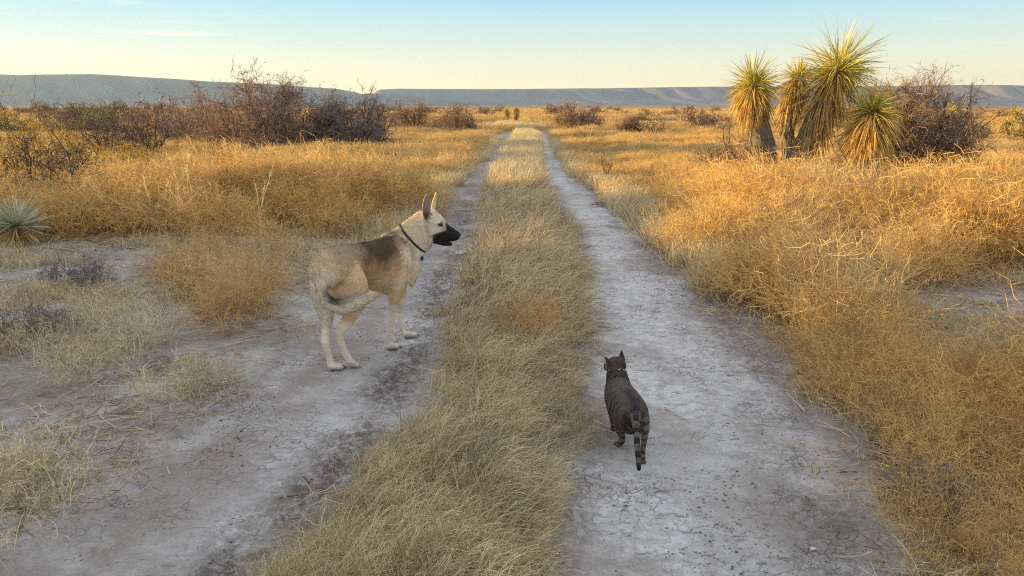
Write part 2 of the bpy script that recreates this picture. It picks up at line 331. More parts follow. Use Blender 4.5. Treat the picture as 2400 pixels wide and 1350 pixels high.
def build_ground():
    a = np.concatenate([np.linspace(-48, 48, 860), np.linspace(48, 312, 50)[1:-1]]) * math.pi / 180
    r = np.concatenate([[0.4, 0.9], np.geomspace(1.25, 16, 460), np.geomspace(16, 12000, 150)[1:]])
    A, Rr = np.meshgrid(a, r); X = Rr * np.sin(A); Y = Rr * np.cos(A)
    t = tracks(X, Y); near = 1 - sstep(10, 22, Rr)
    zone = zone_mask(X, Y).astype(float)
    ctr = sstep(-0.08, 0.12, X - L1(Y)) * sstep(-0.08, 0.12, R0(Y) - X) * (1 - sstep(40, 60, Y))
    bump = (fbm(X * 9, Y * 9, 21, 4) - 0.5) * 0.014 + (fbm(X * 34, Y * 34, 23, 2) - 0.5) * 0.007
    clods = np.clip(fbm(X * 22, Y * 22, 27, 3) - 0.60, 0, 1) * 0.05
    edge = 1 - t
    Z = low_h(X, Y) + near * (bump * (0.40 + 0.8 * edge) + clods * (0.25 + 0.75 * edge))
    barem = (0.35 + 0.65 * sstep(.42, .62, fbm(X * 1.7, Y * 1.7, 66, 4)))
    dirt = np.clip(np.maximum(t, (1 - zone) * (1 - ctr) * barem) * (1 - sstep(26, 60, Rr) * (1 - t)), 0, 1)
    crust = np.clip(0.25 + 1.4 * (fbm(X * 1.6, Y * 0.7, 51, 4) - 0.42) * 2, 0, 1) * (0.5 + 0.5 * t)
    mid = np.exp(-((X - (L0(Y) + L1(Y)) / 2 - 0.12) / 0.24) ** 2) + np.exp(-((X - (R0(Y) + R1(Y)) / 2 + 0.12) / 0.30) ** 2)
    crust = np.clip(crust + 0.55 * mid * t * sstep(0.30, 0.6, fbm(X * 3, Y * 1.5, 61, 3)), 0, 1)
    nn = fbm(X * 2.4, Y * 2.4, 71, 3)
    soil = np.clip(np.exp(-((X - L1(Y) + .16) / .17) ** 2) + .7 * np.exp(-((X - R1(Y) + .10) / .18) ** 2) + .5 * np.exp(-((X - R0(Y) - .08) / .10) ** 2), 0, 1) * sstep(.30, .55, nn) * near
    brown = np.clip(np.exp(-((X - L0(Y) - .22) / .20) ** 2) * .95 + .5 * sstep(.55, .7, fbm(X * 1.2, Y * .6, 73, 3)), 0, 1)
    crust = crust * (1 - .8 * soil) * (1 - .7 * np.exp(-((X - L0(Y) - .22) / .20) ** 2)); Z = Z + near * soil * np.clip(fbm(X * 26, Y * 26, 29, 3) - .5, 0, 1) * .09
    V = np.stack([X, Y, Z], -1).reshape(-1, 3); nr, nc = X.shape
    i = np.arange(nr - 1)[:, None] * nc + np.arange(nc)[None]; j = np.arange(nr - 1)[:, None] * nc + (np.arange(nc)[None] + 1) % nc
    F = np.stack([i, j, j + nc, i + nc], -1).reshape(-1, 4)[:, ::-1]
    V = np.vstack([V, [[0, 0, float(Z[0].mean())]]]); c = len(V) - 1
    k = np.arange(nc); T = np.stack([k, (k + 1) % nc, np.full(nc, c)], -1)[:, ::-1]
    at1 = lambda q: np.append(q.ravel(), q.ravel()[0])
    me = mesh_from('ground', V, [F, T], M_GROUND, True, {'dirt': ('FLOAT', at1(dirt)), 'crust': ('FLOAT', at1(crust)), 'soil': ('FLOAT', at1(soil)), 'brown': ('FLOAT', at1(brown)), 'far': ('FLOAT', at1(sstep(14, 45, Rr)))})
    return tag(link('ground', me), kind='structure')
build_ground()

# ---------------------------------------------------------------- mesas on the horizon
M_HILL, n, l = new_mat('scrubby_slope')
out = n.new('ShaderNodeOutputMaterial'); d = n.new('ShaderNodeBsdfPrincipled'); d.inputs['Roughness'].default_value = 1.0; d.inputs['Specular IOR Level'].default_value = 0.0
geo = n.new('ShaderNodeNewGeometry')
col = mixc(ramp(noise(0.006, 6), 0.35, 0.65), (0.12, 0.11, 0.10), (0.20, 0.17, 0.14))
l.new(col, d.inputs['Base Color']); l.new(d.outputs[0], out.inputs['Surface'])
def mesa(D, run, b0, b1, prof, seed, skew):
    """table-topped range: its foot on an arc D metres off, bearings b0..b1 degrees; prof = [(bearing, height)]"""
    nb, nv = int((b1 - b0) * 14), 90
    b = np.linspace(b0, b1, nb); v = np.concatenate([np.linspace(-0.25, 1.15, nv - 12), np.linspace(1.2, 6, 12)])
    B, Vv = np.meshgrid(b, v); top = np.interp(B, [p[0] for p in prof], [p[1] for p in prof])
    Xa = B * D * math.pi / 180
    sx = Xa + skew * Vv * run
    spur = fbm(sx / 520, Vv * 0.6, seed, 4); rid = 1 - np.abs(2 * fbm(sx / 260, Vv * 0.4 + 3, seed + 7, 3) - 1)
    sh = (spur - 0.5) * 0.9 + (rid - 0.7) * 0.42
    t = np.clip(Vv + sh * 0.55 * (1 - sstep(0.9, 1.15, Vv)), 0, 1)
    prof_h = 0.62 * t ** 1.25 + 0.38 * sstep(0.72, 0.98, t)
    Z = top * prof_h * (1 + 0.015 * (fbm(Xa / 300, Vv, seed + 3) - 0.5)) - 4 * (Vv < -0.2)
    Rr = D + Vv * run; a = np.radians(B)
    V = np.stack([Rr * np.sin(a), Rr * np.cos(a), Z], -1).reshape(-1, 3); nr, nc = B.shape
    i = np.arange(nr - 1)[:, None] * nc + np.arange(nc - 1)[None]
    F = np.stack([i, i + 1, i + nc + 1, i + nc], -1).reshape(-1, 4)
    return V, [F]
def brg(px): return math.degrees(math.atan((px - 1200) / FPX))
def hh(py, D, px): return (247.8 - py) / FPX * D * 1.06 * math.cos(math.radians(brg(px)))
DL, DR = 5200., 6200.
pl = [(brg(p), hh(q, DL + 500, p)) for p, q in ((-700, 176), (0, 180), (90, 184), (250, 181), (400, 190), (520, 197), (650, 202), (800, 212), (845, 219), (862, 224))] + [(brg(880), 40), (brg(930), 0)]
me = mesh_from('hills', *mesa(DL, 520, -60, brg(930), pl, 70, 0.9), M_HILL, True); tag(link('hills', me), kind='structure')
pr = [(brg(820), 0), (brg(850), hh(224, DR + 600, 860)), (brg(888), hh(221, DR + 600, 890)), (brg(900), hh(214, DR + 600, 900))] + [(brg(p), hh(q, DR + 600, p)) for p, q in ((940, 212), (1200, 213), (1400, 211), (1650, 208), (2000, 207), (2250, 204), (2400, 206), (3000, 206))]
me = mesh_from('hills', *mesa(DR, 620, brg(820), 60, pr, 90, 1.1), M_HILL, True); tag(link('hills', me), kind='structure')
# ---------------------------------------------------------------- grass and weeds: uncountable cover
def tone_of(parts_counts, g):
    """one random tone per stem, spread over its vertices"""
    out = []
    for N, per, lo, hi in parts_counts: out.append(np.repeat(g.uniform(lo, hi, N), per))
    return np.concatenate(out)
def weed_variant(seed, H=0.5, rad=0.22, stems=60, br=4, tw=2, w=0.0016, curl=0.28, K=6):
    """wiry, much branched dry weed: stems, side branches and curly twiglets"""
    g = np.random.default_rng(seed)
    a = g.uniform(0, 2 * math.pi, stems); r = np.sqrt(g.uniform(0, 1, stems)) * rad
    base = np.stack([r * np.cos(a), r * np.sin(a), np.full(stems, -0.03)], 1)
    lean = g.uniform(0.1, 0.75, stems)
    d = np.stack([np.cos(a) * lean + g.normal(0, .15, stems) + 0.12, np.sin(a) * lean + g.normal(0, .15, stems), np.ones(stems)], 1)
    P = polyline(base, d, g.uniform(0.7, 1.1, stems) * H * 1.1, K, curl * 0.6, 0.12, g)
    V1 = ribbons(P, taper(stems, K, w, 0.5), g); cnt = [(stems, K * 2, 0.1, 0.9)]
    parts = [V1]
    if br:
        b, t = kids(P, br, g, 0.3); N = len(b)
        P2 = polyline(b, t + g.normal(0, .75, (N, 3)) + [0, 0, 0.25], g.uniform(.25, .5, N) * H, 4, curl * 1.4, 0.1, g)
        parts.append(ribbons(P2, taper(N, 4, w * 0.8, 0.6), g)); cnt.append((N, 8, 0.2, 1.0))
        if tw:
            b, t = kids(P2, tw, g, 0.3); N = len(b)
            P3 = polyline(b, t + g.normal(0, .9, (N, 3)) + [0, 0, 0.2], g.uniform(.10, .22, N) * H, 3, curl * 2, 0, g)
            parts.append(ribbons(P3, taper(N, 3, w * 0.8, 0.8), g)); cnt.append((N, 6, 0.3, 1.1))
    V, F = join(parts); return V, F, tone_of(cnt, g)
def grass_variant(seed, H=0.35, rad=0.08, n=60, w=0.0017, lean=(0.35, 0.1), spread=0.35, curl=0.10, droop=0.35, K=5):
    g = np.random.default_rng(seed); a = g.uniform(0, 2 * math.pi, n); r = np.sqrt(g.uniform(0, 1, n)) * rad
    base = np.stack([r * np.cos(a), r * np.sin(a), np.full(n, -0.02)], 1); s = g.uniform(0, spread, n)
    d = np.stack([np.cos(a) * s + lean[0] + g.normal(0, .12, n), np.sin(a) * s + lean[1] + g.normal(0, .12, n), np.ones(n)], 1)
    P = polyline(base, d, g.uniform(.45, 1.15, n) * H, K, curl, droop, g)
    V, F = ribbons(P, taper(n, K, w, 0.35), g); return V, F, tone_of([(n, K * 2, 0, 1)], g)
def litter_variant(seed, n=14, L=0.16, rad=0.14):
    g = np.random.default_rng(seed); c = g.uniform(-rad, rad, (n, 2)); base = np.column_stack([c, g.uniform(0.004, 0.022, n)])
    a = g.normal(0.3, 1.1, n); d = np.stack([np.cos(a), np.sin(a), g.normal(0, .06, n)], 1)
    P = polyline(base, d, g.uniform(.4, 1.2, n) * L, 4, 0.14, 0.0, g); P[..., 2] = np.clip(P[..., 2], 0.003, 0.04)
    V, F = ribbons(P, taper(n, 4, 0.0021, 0.6), g); return V, F, tone_of([(n, 8, 0, 1)], g)
def crumb_variant(seed, n=22, rad=0.16, s=0.0075):
    """a sprinkle of little clods"""
    g = np.random.default_rng(seed); Vs, Fs, off = [], [], 0; ps = []
    base = np.array([[1, 0, 0], [-1, 0, 0], [0, 1, 0], [0, -1, 0], [0, 0, 1], [0, 0, -.5]], float)
    f = np.array([[0, 2, 4], [2, 1, 4], [1, 3, 4], [3, 0, 4], [2, 0, 5], [1, 2, 5], [3, 1, 5], [0, 3, 5]])
    for k in range(n):
        sc = s * g.uniform(.25, 1.0) ** 1.5; V = base * g.uniform(.6, 1.2, (6, 3)) * sc * [1.2, 1.2, .7]; a = g.uniform(0, 6.3)
        V = V @ np.array([[math.cos(a), math.sin(a), 0], [-math.sin(a), math.cos(a), 0], [0, 0, 1]])
        V += [g.uniform(-rad, rad), g.uniform(-rad, rad), sc * .2]; ps.append((V, [f]))
    V, F = join(ps); return V, F, np.repeat(g.uniform(0, 1, n), 6)

def scatter(name, pts, rz, scl, variants, mat, tilt=None, tone=None):
    """one object: its mesh holds the clump variants and the loose points they stand on; nodes set a variant on each point"""
    nv = len(variants); Vs, Fs, tn, vid, off = [], [], [], [], 0
    for k, (V, F, t) in enumerate(variants):
        Vs.append(V)
        for f in F: Fs.append(f + off)
        off += len(V); tn.append(t); vid.append(np.full(len(V), k))
    n = len(pts); Vs.append(pts); tn.append(np.zeros(n)); vid.append(np.full(n, 99))
    pad = off
    rot = np.zeros((off + n, 3)); rot[pad:, 2] = rz
    if tilt is not None: rot[pad:, :2] = tilt
    sc = np.ones(off + n); sc[pad:] = scl
    pick = np.zeros(off + n, int); pick[pad:] = rng.integers(0, nv, n)
    me = mesh_from(name, np.concatenate(Vs), Fs, mat, False, {'tone': ('FLOAT', np.concatenate(tn)), 'vid': ('INT', np.concatenate(vid)),
        'rot': ('FLOAT_VECTOR', rot), 'scl': ('FLOAT', sc), 'pick': ('INT', pick)})
    o = link(name, me); ng = bpy.data.node_groups.new(name + '_spread', 'GeometryNodeTree')
    ng.interface.new_socket('Geometry', in_out='INPUT', socket_type='NodeSocketGeometry'); ng.interface.new_socket('Geometry', in_out='OUTPUT', socket_type='NodeSocketGeometry')
    N, L = ng.nodes, ng.links; gi = N.new('NodeGroupInput'); go = N.new('NodeGroupOutput')
    def named(nm, ty):
        q = N.new('GeometryNodeInputNamedAttribute'); q.data_type = ty; q.inputs['Name'].default_value = nm
        return [s for s in q.outputs if s.enabled and s.name == 'Attribute'][0]
    va = named('vid', 'INT')
    def sel(k):
        c = N.new('FunctionNodeCompare'); c.data_type = 'INT'; c.operation = 'EQUAL'
        ins = [s for s in c.inputs if s.enabled]; L.new(va, ins[0]); ins[1].default_value = k
        s = N.new('GeometryNodeSeparateGeometry'); s.domain = 'POINT'; L.new(gi.outputs[0], s.inputs['Geometry']); L.new(c.outputs[0], s.inputs['Selection'])
        return s.outputs['Selection']
    ji = N.new('GeometryNodeJoinGeometry')
    for k in range(nv):
        q = N.new('GeometryNodeGeometryToInstance'); L.new(sel(k), q.inputs[0]); L.new(q.outputs[0], ji.inputs[0])
    ip = N.new('GeometryNodeInstanceOnPoints'); L.new(sel(99), ip.inputs['Points']); L.new(ji.outputs[0], ip.inputs['Instance'])
    ip.inputs['Pick Instance'].default_value = True; L.new(named('pick', 'INT'), ip.inputs['Instance Index'])
    L.new(named('rot', 'FLOAT_VECTOR'), ip.inputs['Rotation']); L.new(named('scl', 'FLOAT'), ip.inputs['Scale'])
    L.new(ip.outputs[0], go.inputs[0])
    md = o.modifiers.new('spread', 'NODES'); md.node_group = ng
    return tag(o, kind='stuff')

def rand_fan(n, r0, r1, half=40, g=None):
    """n points spread evenly over the ground in a fan in front of the camera"""
    g = g or rng; r = np.sqrt(g.uniform(r0 * r0, r1 * r1, n)); a = np.radians(g.uniform(-half, half, n)); return r * np.sin(a), r * np.cos(a)
def place(x, y): return np.stack([x, y, low_h(x, y)], 1)

g = np.random.default_rng(11)
# tall golden weeds on both banks
weeds = [weed_variant(100 + k, H=0.50 + 0.05 * k, rad=0.17, stems=46, w=.0019, curl=.24 + .05 * k) for k in range(4)] + [grass_variant(108, H=.62, rad=.12, n=12, w=.0023, spread=.6, curl=.20, droop=.4)] + [weed_variant(105 + k, H=0.46, rad=0.10, stems=34, br=3, tw=1, w=.0022, curl=.35) for k in range(2)]
weeds_far = [weed_variant(120 + k, H=0.50, rad=0.30, stems=46, br=3, tw=1, w=0.0034) for k in range(3)]
weeds_farther = [weed_variant(130 + k, H=0.55, rad=0.7, stems=60, br=2, tw=0, w=0.010) for k in range(2)]
def height_field(x, y): return 0.40 + 1.0 * fbm(x * 0.6, y * 0.6, 77, 3)
x, y = rand_fan(7500, 1.2, 12, 52, g); zr = zone_mask(x, y) & (tracks(x, y) < 0.05)
tong = inpoly(x, y, Z_TONGUE); zr &= ~(tong & (g.uniform(0, 1, len(x)) < .55))
hf = height_field(x, y); keep = zr & (g.uniform(0, 1, len(x)) < 0.10 + 1.3 * ((x > 0) & (y < 5.2)) + 3.4 * (fbm(x * 1.1, y * 1.1, 78, 3) - 0.40)); hf = hf * (.62 + .62 * sstep(.36, .62, fbm(x * 1.1, y * 1.1, 78, 3)))
x, y, hf = x[keep], y[keep], hf[keep]
edge = np.minimum(np.abs(x - R1(y)), np.abs(x - L0(y))); hf = hf * (0.62 + 0.38 * sstep(0, 0.9 - .5 * ((x > 0) & (y < 5.2)), edge))
hf = np.where(inpoly(x, y, Z_LEFT), hf * 0.80, hf); hf = np.where(inpoly(x, y, Z_TONGUE), hf * g.uniform(.40, 1.0, len(hf)), hf); hf = np.where((x > 0) & (y > 9.8), hf * .66, hf); hf = np.where((x > 1.8) & (y > 5.6) & (y < 9.8), hf * .92, hf)
hf = hf * np.where((x > 0) & (y < 5.2), .90, 1.0) * np.where((x < 0) & (x > -5) & (y > 7.6), 1.3, 1.0)
ro = at(42, 562, 7.75); kk = (np.hypot(x - ro[0], y - ro[1]) > .5) & ~((np.abs(x - ro[0]) < .4) & (y < ro[1]) & (x < -3)); x, y, hf = x[kk], y[kk], hf[kk]
scatter('tall_dry_weeds', place(x, y), g.uniform(-0.9, 0.9, len(x)), hf * g.uniform(.8, 1.15, len(x)), weeds, M_WEED, g.normal(0, .08, (len(x), 2)))
n_near = len(x)
x, y = rand_fan(34000, 12, 45, 42, g); d = np.hypot(x, y)
zr = (zone_mask(x, y) | (y > 40)) & (tracks(x, y) < 0.05) & ~((x > L1(y)) & (x < R0(y)) & (y < 50))
keep = zr & (g.uniform(0, 1, len(x)) < 1.15 - 0.016 * d + 2.2 * (fbm(x * 0.7, y * 0.7, 79, 3) - 0.5)); x, y = x[keep], y[keep]
hf = (.62 + .62 * sstep(.36, .62, fbm(x * .9, y * .9, 78, 3))) * height_field(x * 0.5, y * 0.5) * (0.80 - 0.006 * (np.hypot(x, y) - 12)) * np.where(x < 0, 0.85, 0.78)
scatter('dry_weeds_beyond', place(x, y), g.uniform(-3, 3, len(x)), hf * g.uniform(.75, 1.15, len(x)), weeds_far, M_WEED, g.normal(0, .08, (len(x), 2)))
n_mid = len(x)
x, y = rand_fan(26000, 45, 330, 40, g); x2, y2 = rand_fan(9000, 45, 130, 40, g); x, y = np.append(x, x2), np.append(y, y2)
keep = fbm(x * 0.07, y * 0.07, 80, 3) > 0.40; x, y = x[keep], y[keep]
scatter('plain_scrub_grass', place(x, y), g.uniform(-3, 3, len(x)), g.uniform(.45, 1.1, len(x)) * (0.75 + 0.6 * fbm(x * .05, y * .05, 81, 2)) * .8, weeds_farther, M_WEED)
print('weeds', n_near, n_mid, len(x))
# pale bunch grass of the strip between the tracks and along the edges
gr = [grass_variant(200 + k, H=0.40, lean=(0.30 + .16 * k, 0.02), n=17 + 3 * k, w=.0029, spread=.45, curl=.11, droop=.5, K=6) for k in range(5)] + [grass_variant(207, H=.22, rad=.12, n=30, w=.0022, spread=1.2, curl=.3, droop=.6)]
gr_far = [grass_variant(210 + k, H=0.38, rad=0.16, n=70, w=0.0034, lean=(0.40, 0.0)) for k in range(3)]
def strip_pts(n, y0, y1, g):
    u = g.uniform(0, 1, n); yy = 1 / (1 / y0 * (1 - u) + 1 / y1 * u) if y1 > 3 * y0 else g.uniform(y0, y1, n)
    return g.uniform(0, 1, n), yy
u, y = strip_pts(4800, 1.6, 13, g); a, b = L1(y), R0(y)
x = a + 0.02 + (b - a - 0.04) * u + (fbm(y * 1.7, u * 2, 90, 2) - 0.5) * 0.25
keep = g.uniform(0, 1, len(x)) < 0.55 + 1.3 * (fbm(x * 2.1, y * 2.1, 91, 3) - 0.42); x, y, u = x[keep], y[keep], u[keep]
hs_ = (0.45 + 0.8 * fbm(x * 1.1, y * 0.8, 92, 2)) * (0.6 + 0.4 * np.sin(np.pi * np.clip(u, 0, 1))) * (0.62 + 0.55 * sstep(3.5, 7, y))
scatter('strip_grass', place(x, y), g.normal(0.05, .6, len(x)), hs_ * g.uniform(.75, 1.2, len(x)), gr, M_STRAW, g.normal(0, .10, (len(x), 2)))
y = np.sqrt(g.uniform(13 ** 2, 62 ** 2, 6500)); u = g.uniform(0, 1, len(y)); a, b = L1(y), R0(y); x = a + (b - a) * (.12 + .76 * u) + np.where(y > 50, g.normal(0, .8, len(y)), 0)
scatter('strip_grass_beyond', place(x, y), g.normal(0, .6, len(x)), g.uniform(.55, 1.05, len(x)) * (.75 + .6 * (fbm(x * .5, y * .5, 93, 2) - .2)), gr_far, M_STRAW, g.normal(0, .08, (len(x), 2)))
# pale grass fringing the banks
y = 1 / g.uniform(1 / 34., 1 / 5.5, 2600); side = g.uniform(0, 1, len(y)) < 0.5
off = np.abs(g.normal(0, .30, len(y))) - 0.05; x = np.where(side, R1(y) + off, L0(y) - off)
keep = (tracks(x, y) < .3) & ((x > 0) | (y > 8)); x, y = x[keep], y[keep]
scatter('fringe_grass', place(x, y), g.normal(0, 1.2, len(x)), g.uniform(.35, .85, len(x)), gr_far[:2] + gr[:1], M_STRAW, g.normal(0, .1, (len(x), 2)))
# thin, low grass on the bare ground
low = [grass_variant(230 + k, H=0.20, rad=0.10, n=20, w=0.0020, lean=(0.15, 0), spread=0.9, curl=.2, droop=.5) for k in range(4)] + [weed_variant(240 + k, H=.20, rad=.07, stems=14, br=3, tw=1, w=.0012) for k in range(2)]
x, y = rand_fan(16000, 1.6, 10, 50, g); bare = (tracks(x, y) < .02) & ~zone_mask(x, y) & ((x < L0(y)) | (x > R1(y)))
dn = fbm(x * 1.1, y * 1.6, 95, 4); keep = bare & (g.uniform(0, 1, len(x)) < 6 * (dn - 0.49)); x, y = x[keep], y[keep]
scatter('low_sparse_grass', place(x, y), g.uniform(-3, 3, len(x)), g.uniform(.4, 1.05, len(x)), low, M_STRAW)
# fallen straw and crumbs of clay
lt = [litter_variant(250 + k) for k in range(5)]
x, y = rand_fan(16000, 1.4, 14, 50, g); t = tracks(x, y); keep = (t < .35) & (g.uniform(0, 1, len(x)) < 0.25 + 2.0 * (fbm(x * 1.4, y * 1.4, 96, 3) - .35)); x, y = x[keep], y[keep]
scatter('fallen_straw', place(x, y), g.uniform(-3, 3, len(x)), g.uniform(.5, 1.3, len(x)), lt, M_LITTER)
M_CRUMB = plant_mat('clay_crumb', (0.12, 0.095, 0.08), (0.48, 0.43, 0.39), 0.0)
cb = [crumb_variant(270 + k) for k in range(4)]
x, y = rand_fan(14000, 1.4, 10, 46, g); sl = np.exp(-((x - L1(y) + .16) / .17) ** 2) + .7 * np.exp(-((x - R1(y) + .10) / .18) ** 2); keep = (g.uniform(0, 1, len(x)) < sl * .7 - .25 + 1.6 * (fbm(x * 2.2, y * 1.2, 97, 3) - .35)); x, y = x[keep], y[keep]
scatter('clay_crumbs', place(x, y), g.uniform(-3, 3, len(x)), g.uniform(.4, 1.1, len(x)), cb, M_CRUMB)
# ---------------------------------------------------------------- shrubs
def shrub(name, label, cat, loc, w, h, seed, stems=14, br=8, tw=7, sp=4, group=None, m_stem=None, m_twig=None, base_w=0.25, stem_r=0.022,
          twig_w=0.004, zig=0.22, wisp=0, wisp_h=1.3, lean=0.0, leaves=0, leaf=0.02, m_leaf=None, low=0.1, depth=0.8, parts=True):
    """stems grow from the base to points spread over a dome w wide and h high; branches, twigs and spurs grow on them"""
    g = np.random.default_rng(seed); m_stem = m_stem or M_DARKTWIG; m_twig = m_twig or M_TWIG
    a = g.uniform(0, 2 * math.pi, stems); el = np.arcsin(g.uniform(low, 1, stems)); rr = g.uniform(.75, 1.0, stems)
    T = np.stack([np.cos(a) * np.cos(el) * w / 2 + lean * np.sin(el), np.sin(a) * np.cos(el) * w / 2 * depth, np.sin(el) * h], 1) * rr[:, None]
    T[:, 2] *= 0.8 + 0.35 * vnoise(T[:, 0] * 1.3 + seed, T[:, 1] * 1.3, seed)
    B = np.stack([T[:, 0] * base_w + g.normal(0, .04, stems), T[:, 1] * base_w + g.normal(0, .04, stems), np.full(stems, -0.06)], 1)
    K = 7; t = np.linspace(0, 1, K)[None, :, None]
    P = B[:, None] * (1 - t) + T[:, None] * t; L = np.linalg.norm(T - B, axis=1)
    P[..., 2] += (np.sin(np.pi * t[..., 0]) * g.uniform(-0.10, .10, (stems, 1)) * L[:, None])
    P[:, 1:] += g.normal(0, zig * .16, (stems, K - 1, 3)) * L[:, None, None]
    P[..., 2] = np.maximum(P[..., 2], -0.06)
    if wisp:
        Wp = polyline(T[:wisp] * g.uniform(.6, .95, (min(wisp, stems), 1)), np.array([0, 0, 1.]) + g.normal(0, .28, (min(wisp, stems), 3)), g.uniform(.2, .5, min(wisp, stems)) * h * wisp_h, K, .18, 0, g)
        P = np.concatenate([P, Wp])
    N = len(P); r = np.linspace(1, .25, K)[None] * stem_r * g.uniform(.5, 1.1, (N, 1)); r[stems:] *= .35
    SV = [tubes(P, r, 5)]; tn = [(N, K * 5, 0, 1)]
    b, tt = kids(P, br, g, .25); n = len(b)
    P2 = polyline(b, tt + g.normal(0, .65, (n, 3)) + [0, 0, .15], g.uniform(.12, .34, n) * (w + h) / 2, 5, zig, 0, g)
    SV.append(tubes(P2, np.linspace(1, .4, 5)[None] * stem_r * .32 * g.uniform(.6, 1.1, (n, 1)), 3)); tn.append((n, 15, 0, 1))
    V, F = join(SV); V[:, 2] = np.maximum(V[:, 2], -.08); me_s = mesh_from('stems', V, F, m_stem, False, {'tone': ('FLOAT', tone_of(tn, g))})
    b, tt = kids(P2, tw, g, .15); n = len(b)
    P3 = polyline(b, tt + g.normal(0, .8, (n, 3)) + [0, 0, .1], g.uniform(.08, .22, n) * (w + h) / 2 * .8, 5, zig * 1.5, 0, g)
    TV = [ribbons(P3, taper(n, 5, twig_w, .5), g)]; tn = [(n, 10, 0, 1)]
    if sp:
        b, tt = kids(P3, sp, g, .1); n = len(b)
        P4 = polyline(b, tt + g.normal(0, 1.0, (n, 3)), g.uniform(.02, .075, n) * (w + h) / 2 * .8, 3, zig * 2, 0, g)
        TV.append(ribbons(P4, taper(n, 3, twig_w * .8, .7), g)); tn.append((n, 6, .2, 1.1))
    V, F = join(TV); V[:, 2] = np.maximum(V[:, 2], -.05); me_t = mesh_from('twigs', V, F, m_twig, False, {'tone': ('FLOAT', tone_of(tn, g))})
    root = empty(name, loc); tag(root, label, cat, group)
    link('stems', me_s, root); link('twigs', me_t, root)
    if leaves:
        q = P3.reshape(-1, 3); q = q[vnoise(q[:, 0] * 3 + 5, q[:, 2] * 3 + q[:, 1], seed) > .42]; q = q[g.integers(0, len(q), leaves)] + g.normal(0, .02, (leaves, 3))
        d = unit(g.normal(size=(leaves, 3)) + [0, 0, .4]); s = unit(np.cross(d, g.normal(size=(leaves, 3)))); ln = g.uniform(.5, 1.1, (leaves, 1)) * leaf
        V = np.stack([q, q + d * ln * .5 + s * ln * .28, q + d * ln, q + d * ln * .5 - s * ln * .28], 1).reshape(-1, 3)
        F = np.arange(leaves * 4).reshape(-1, 4)
        link('leaves', mesh_from('leaves', V, [F], m_leaf or M_LEAF, False, {'tone': ('FLOAT', np.repeat(g.uniform(0, 1, leaves), 4))}), root)
    return root
def gloc(px, Y, dx=0):
    x = float(at(px, 300, Y)[0]) + dx; return (x, Y, hz(x, Y))
MES = 'leafless mesquite thickets'
m1_ = shrub('mesquite_bush', 'big leafless grey-brown mesquite with wispy olive tips against the sky, behind the left grass bank', 'mesquite', gloc(618, 25), 4.6, 1.9, 301, stems=54, br=9, tw=7, sp=4, wisp=16, wisp_h=.7, stem_r=.03, twig_w=.0068, zig=.26, base_w=.4, low=.0)
m2_ = shrub('mesquite_bush', 'darker purplish bare mesquite joined to the right of the biggest left thicket', 'mesquite', gloc(800, 26), 3.7, 1.6, 302, stems=48, br=10, tw=7, sp=4, wisp=14, wisp_h=.7, stem_r=.03, twig_w=.0058, zig=.26, base_w=.4, low=.0, m_twig=M_GREYTWIG)
shrub('mesquite_bush', 'rounded brown bare mesquite beyond the left bank, left of the bend in the road', 'mesquite', gloc(968, 44), 3.7, 1.55, 303, stems=34, br=9, tw=6, sp=3, wisp=4, stem_r=.035, twig_w=.009, base_w=.4, low=.0)
shrub('mesquite_bush', 'narrow spiky-topped bare mesquite, right end of the pair by the road bend', 'mesquite', gloc(1070, 46), 2.5, 1.45, 304, stems=26, br=9, tw=6, sp=3, wisp=8, stem_r=.03, twig_w=.009, base_w=.4, low=.0)
shrub('mesquite_bush', 'low wide dark mesquite right of where the two tracks bend', 'mesquite', gloc(1352, 50), 3.9, 1.25, 305, stems=34, br=9, tw=6, sp=3, wisp=8, stem_r=.035, twig_w=.010, base_w=.45, low=.0)
shrub('bare_shrub', 'dense rusty-brown upright shrub standing in golden grass right of the road', 'shrub', gloc(1475, 38), 1.7, 1.15, 306, stems=30, br=8, tw=7, sp=3, stem_r=.02, twig_w=.008, base_w=.2, low=.35, m_twig=M_TWIG)
shrub('bare_shrub', 'open dark branching shrub just right of the rusty-brown upright one', 'shrub', gloc(1533, 37), 1.6, .95, 307, stems=16, br=6, tw=4, sp=0, stem_r=.022, twig_w=.008, base_w=.1, low=.15, m_twig=M_DARKTWIG)
shrub('bare_shrub', 'small bare shrub leaning left out from behind the leftmost yucca trunk', 'shrub', gloc(1752, 14.6), 1.5, 1.05, 308, stems=22, br=8, tw=6, sp=4, stem_r=.02, twig_w=.0035, lean=-.3, base_w=.1, low=.1)
shrub('mesquite_bush', 'large bare mesquite behind the yuccas, with black arching limbs', 'mesquite', gloc(2120, 14.8), 2.9, 1.8, 309, stems=56, br=10, tw=8, sp=4, wisp=34, wisp_h=.9, stem_r=.028, twig_w=.0036, base_w=.3, low=.05, zig=.24)
DK = 'bare dark shrubs along the left'
shrub('bare_shrub', 'tall thin whippy shrub rising against the hills at far left', 'shrub', gloc(125, 22), 1.2, 1.7, 311, stems=12, br=5, tw=4, sp=1, wisp=6, wisp_h=.9, stem_r=.014, twig_w=.004, base_w=.3, low=.5, m_twig=M_DARKTWIG)
shrub('bare_shrub', 'dark upright shrub with yellow leafy tufts at its foot', 'shrub', gloc(245, 20), 2.0, 1.6, 312, stems=20, br=7, tw=5, sp=2, wisp=5, wisp_h=.5, stem_r=.018, twig_w=.004, base_w=.12, low=.35, m_twig=M_DARKTWIG)
shrub('bare_shrub', 'dark many-stemmed shrub between the yellow tufts and the big mesquite', 'shrub', gloc(345, 21.5), 2.0, 1.45, 313, stems=22, br=8, tw=5, sp=2, wisp=3, wisp_h=.5, stem_r=.018, twig_w=.004, base_w=.15, low=.3, m_twig=M_DARKTWIG)
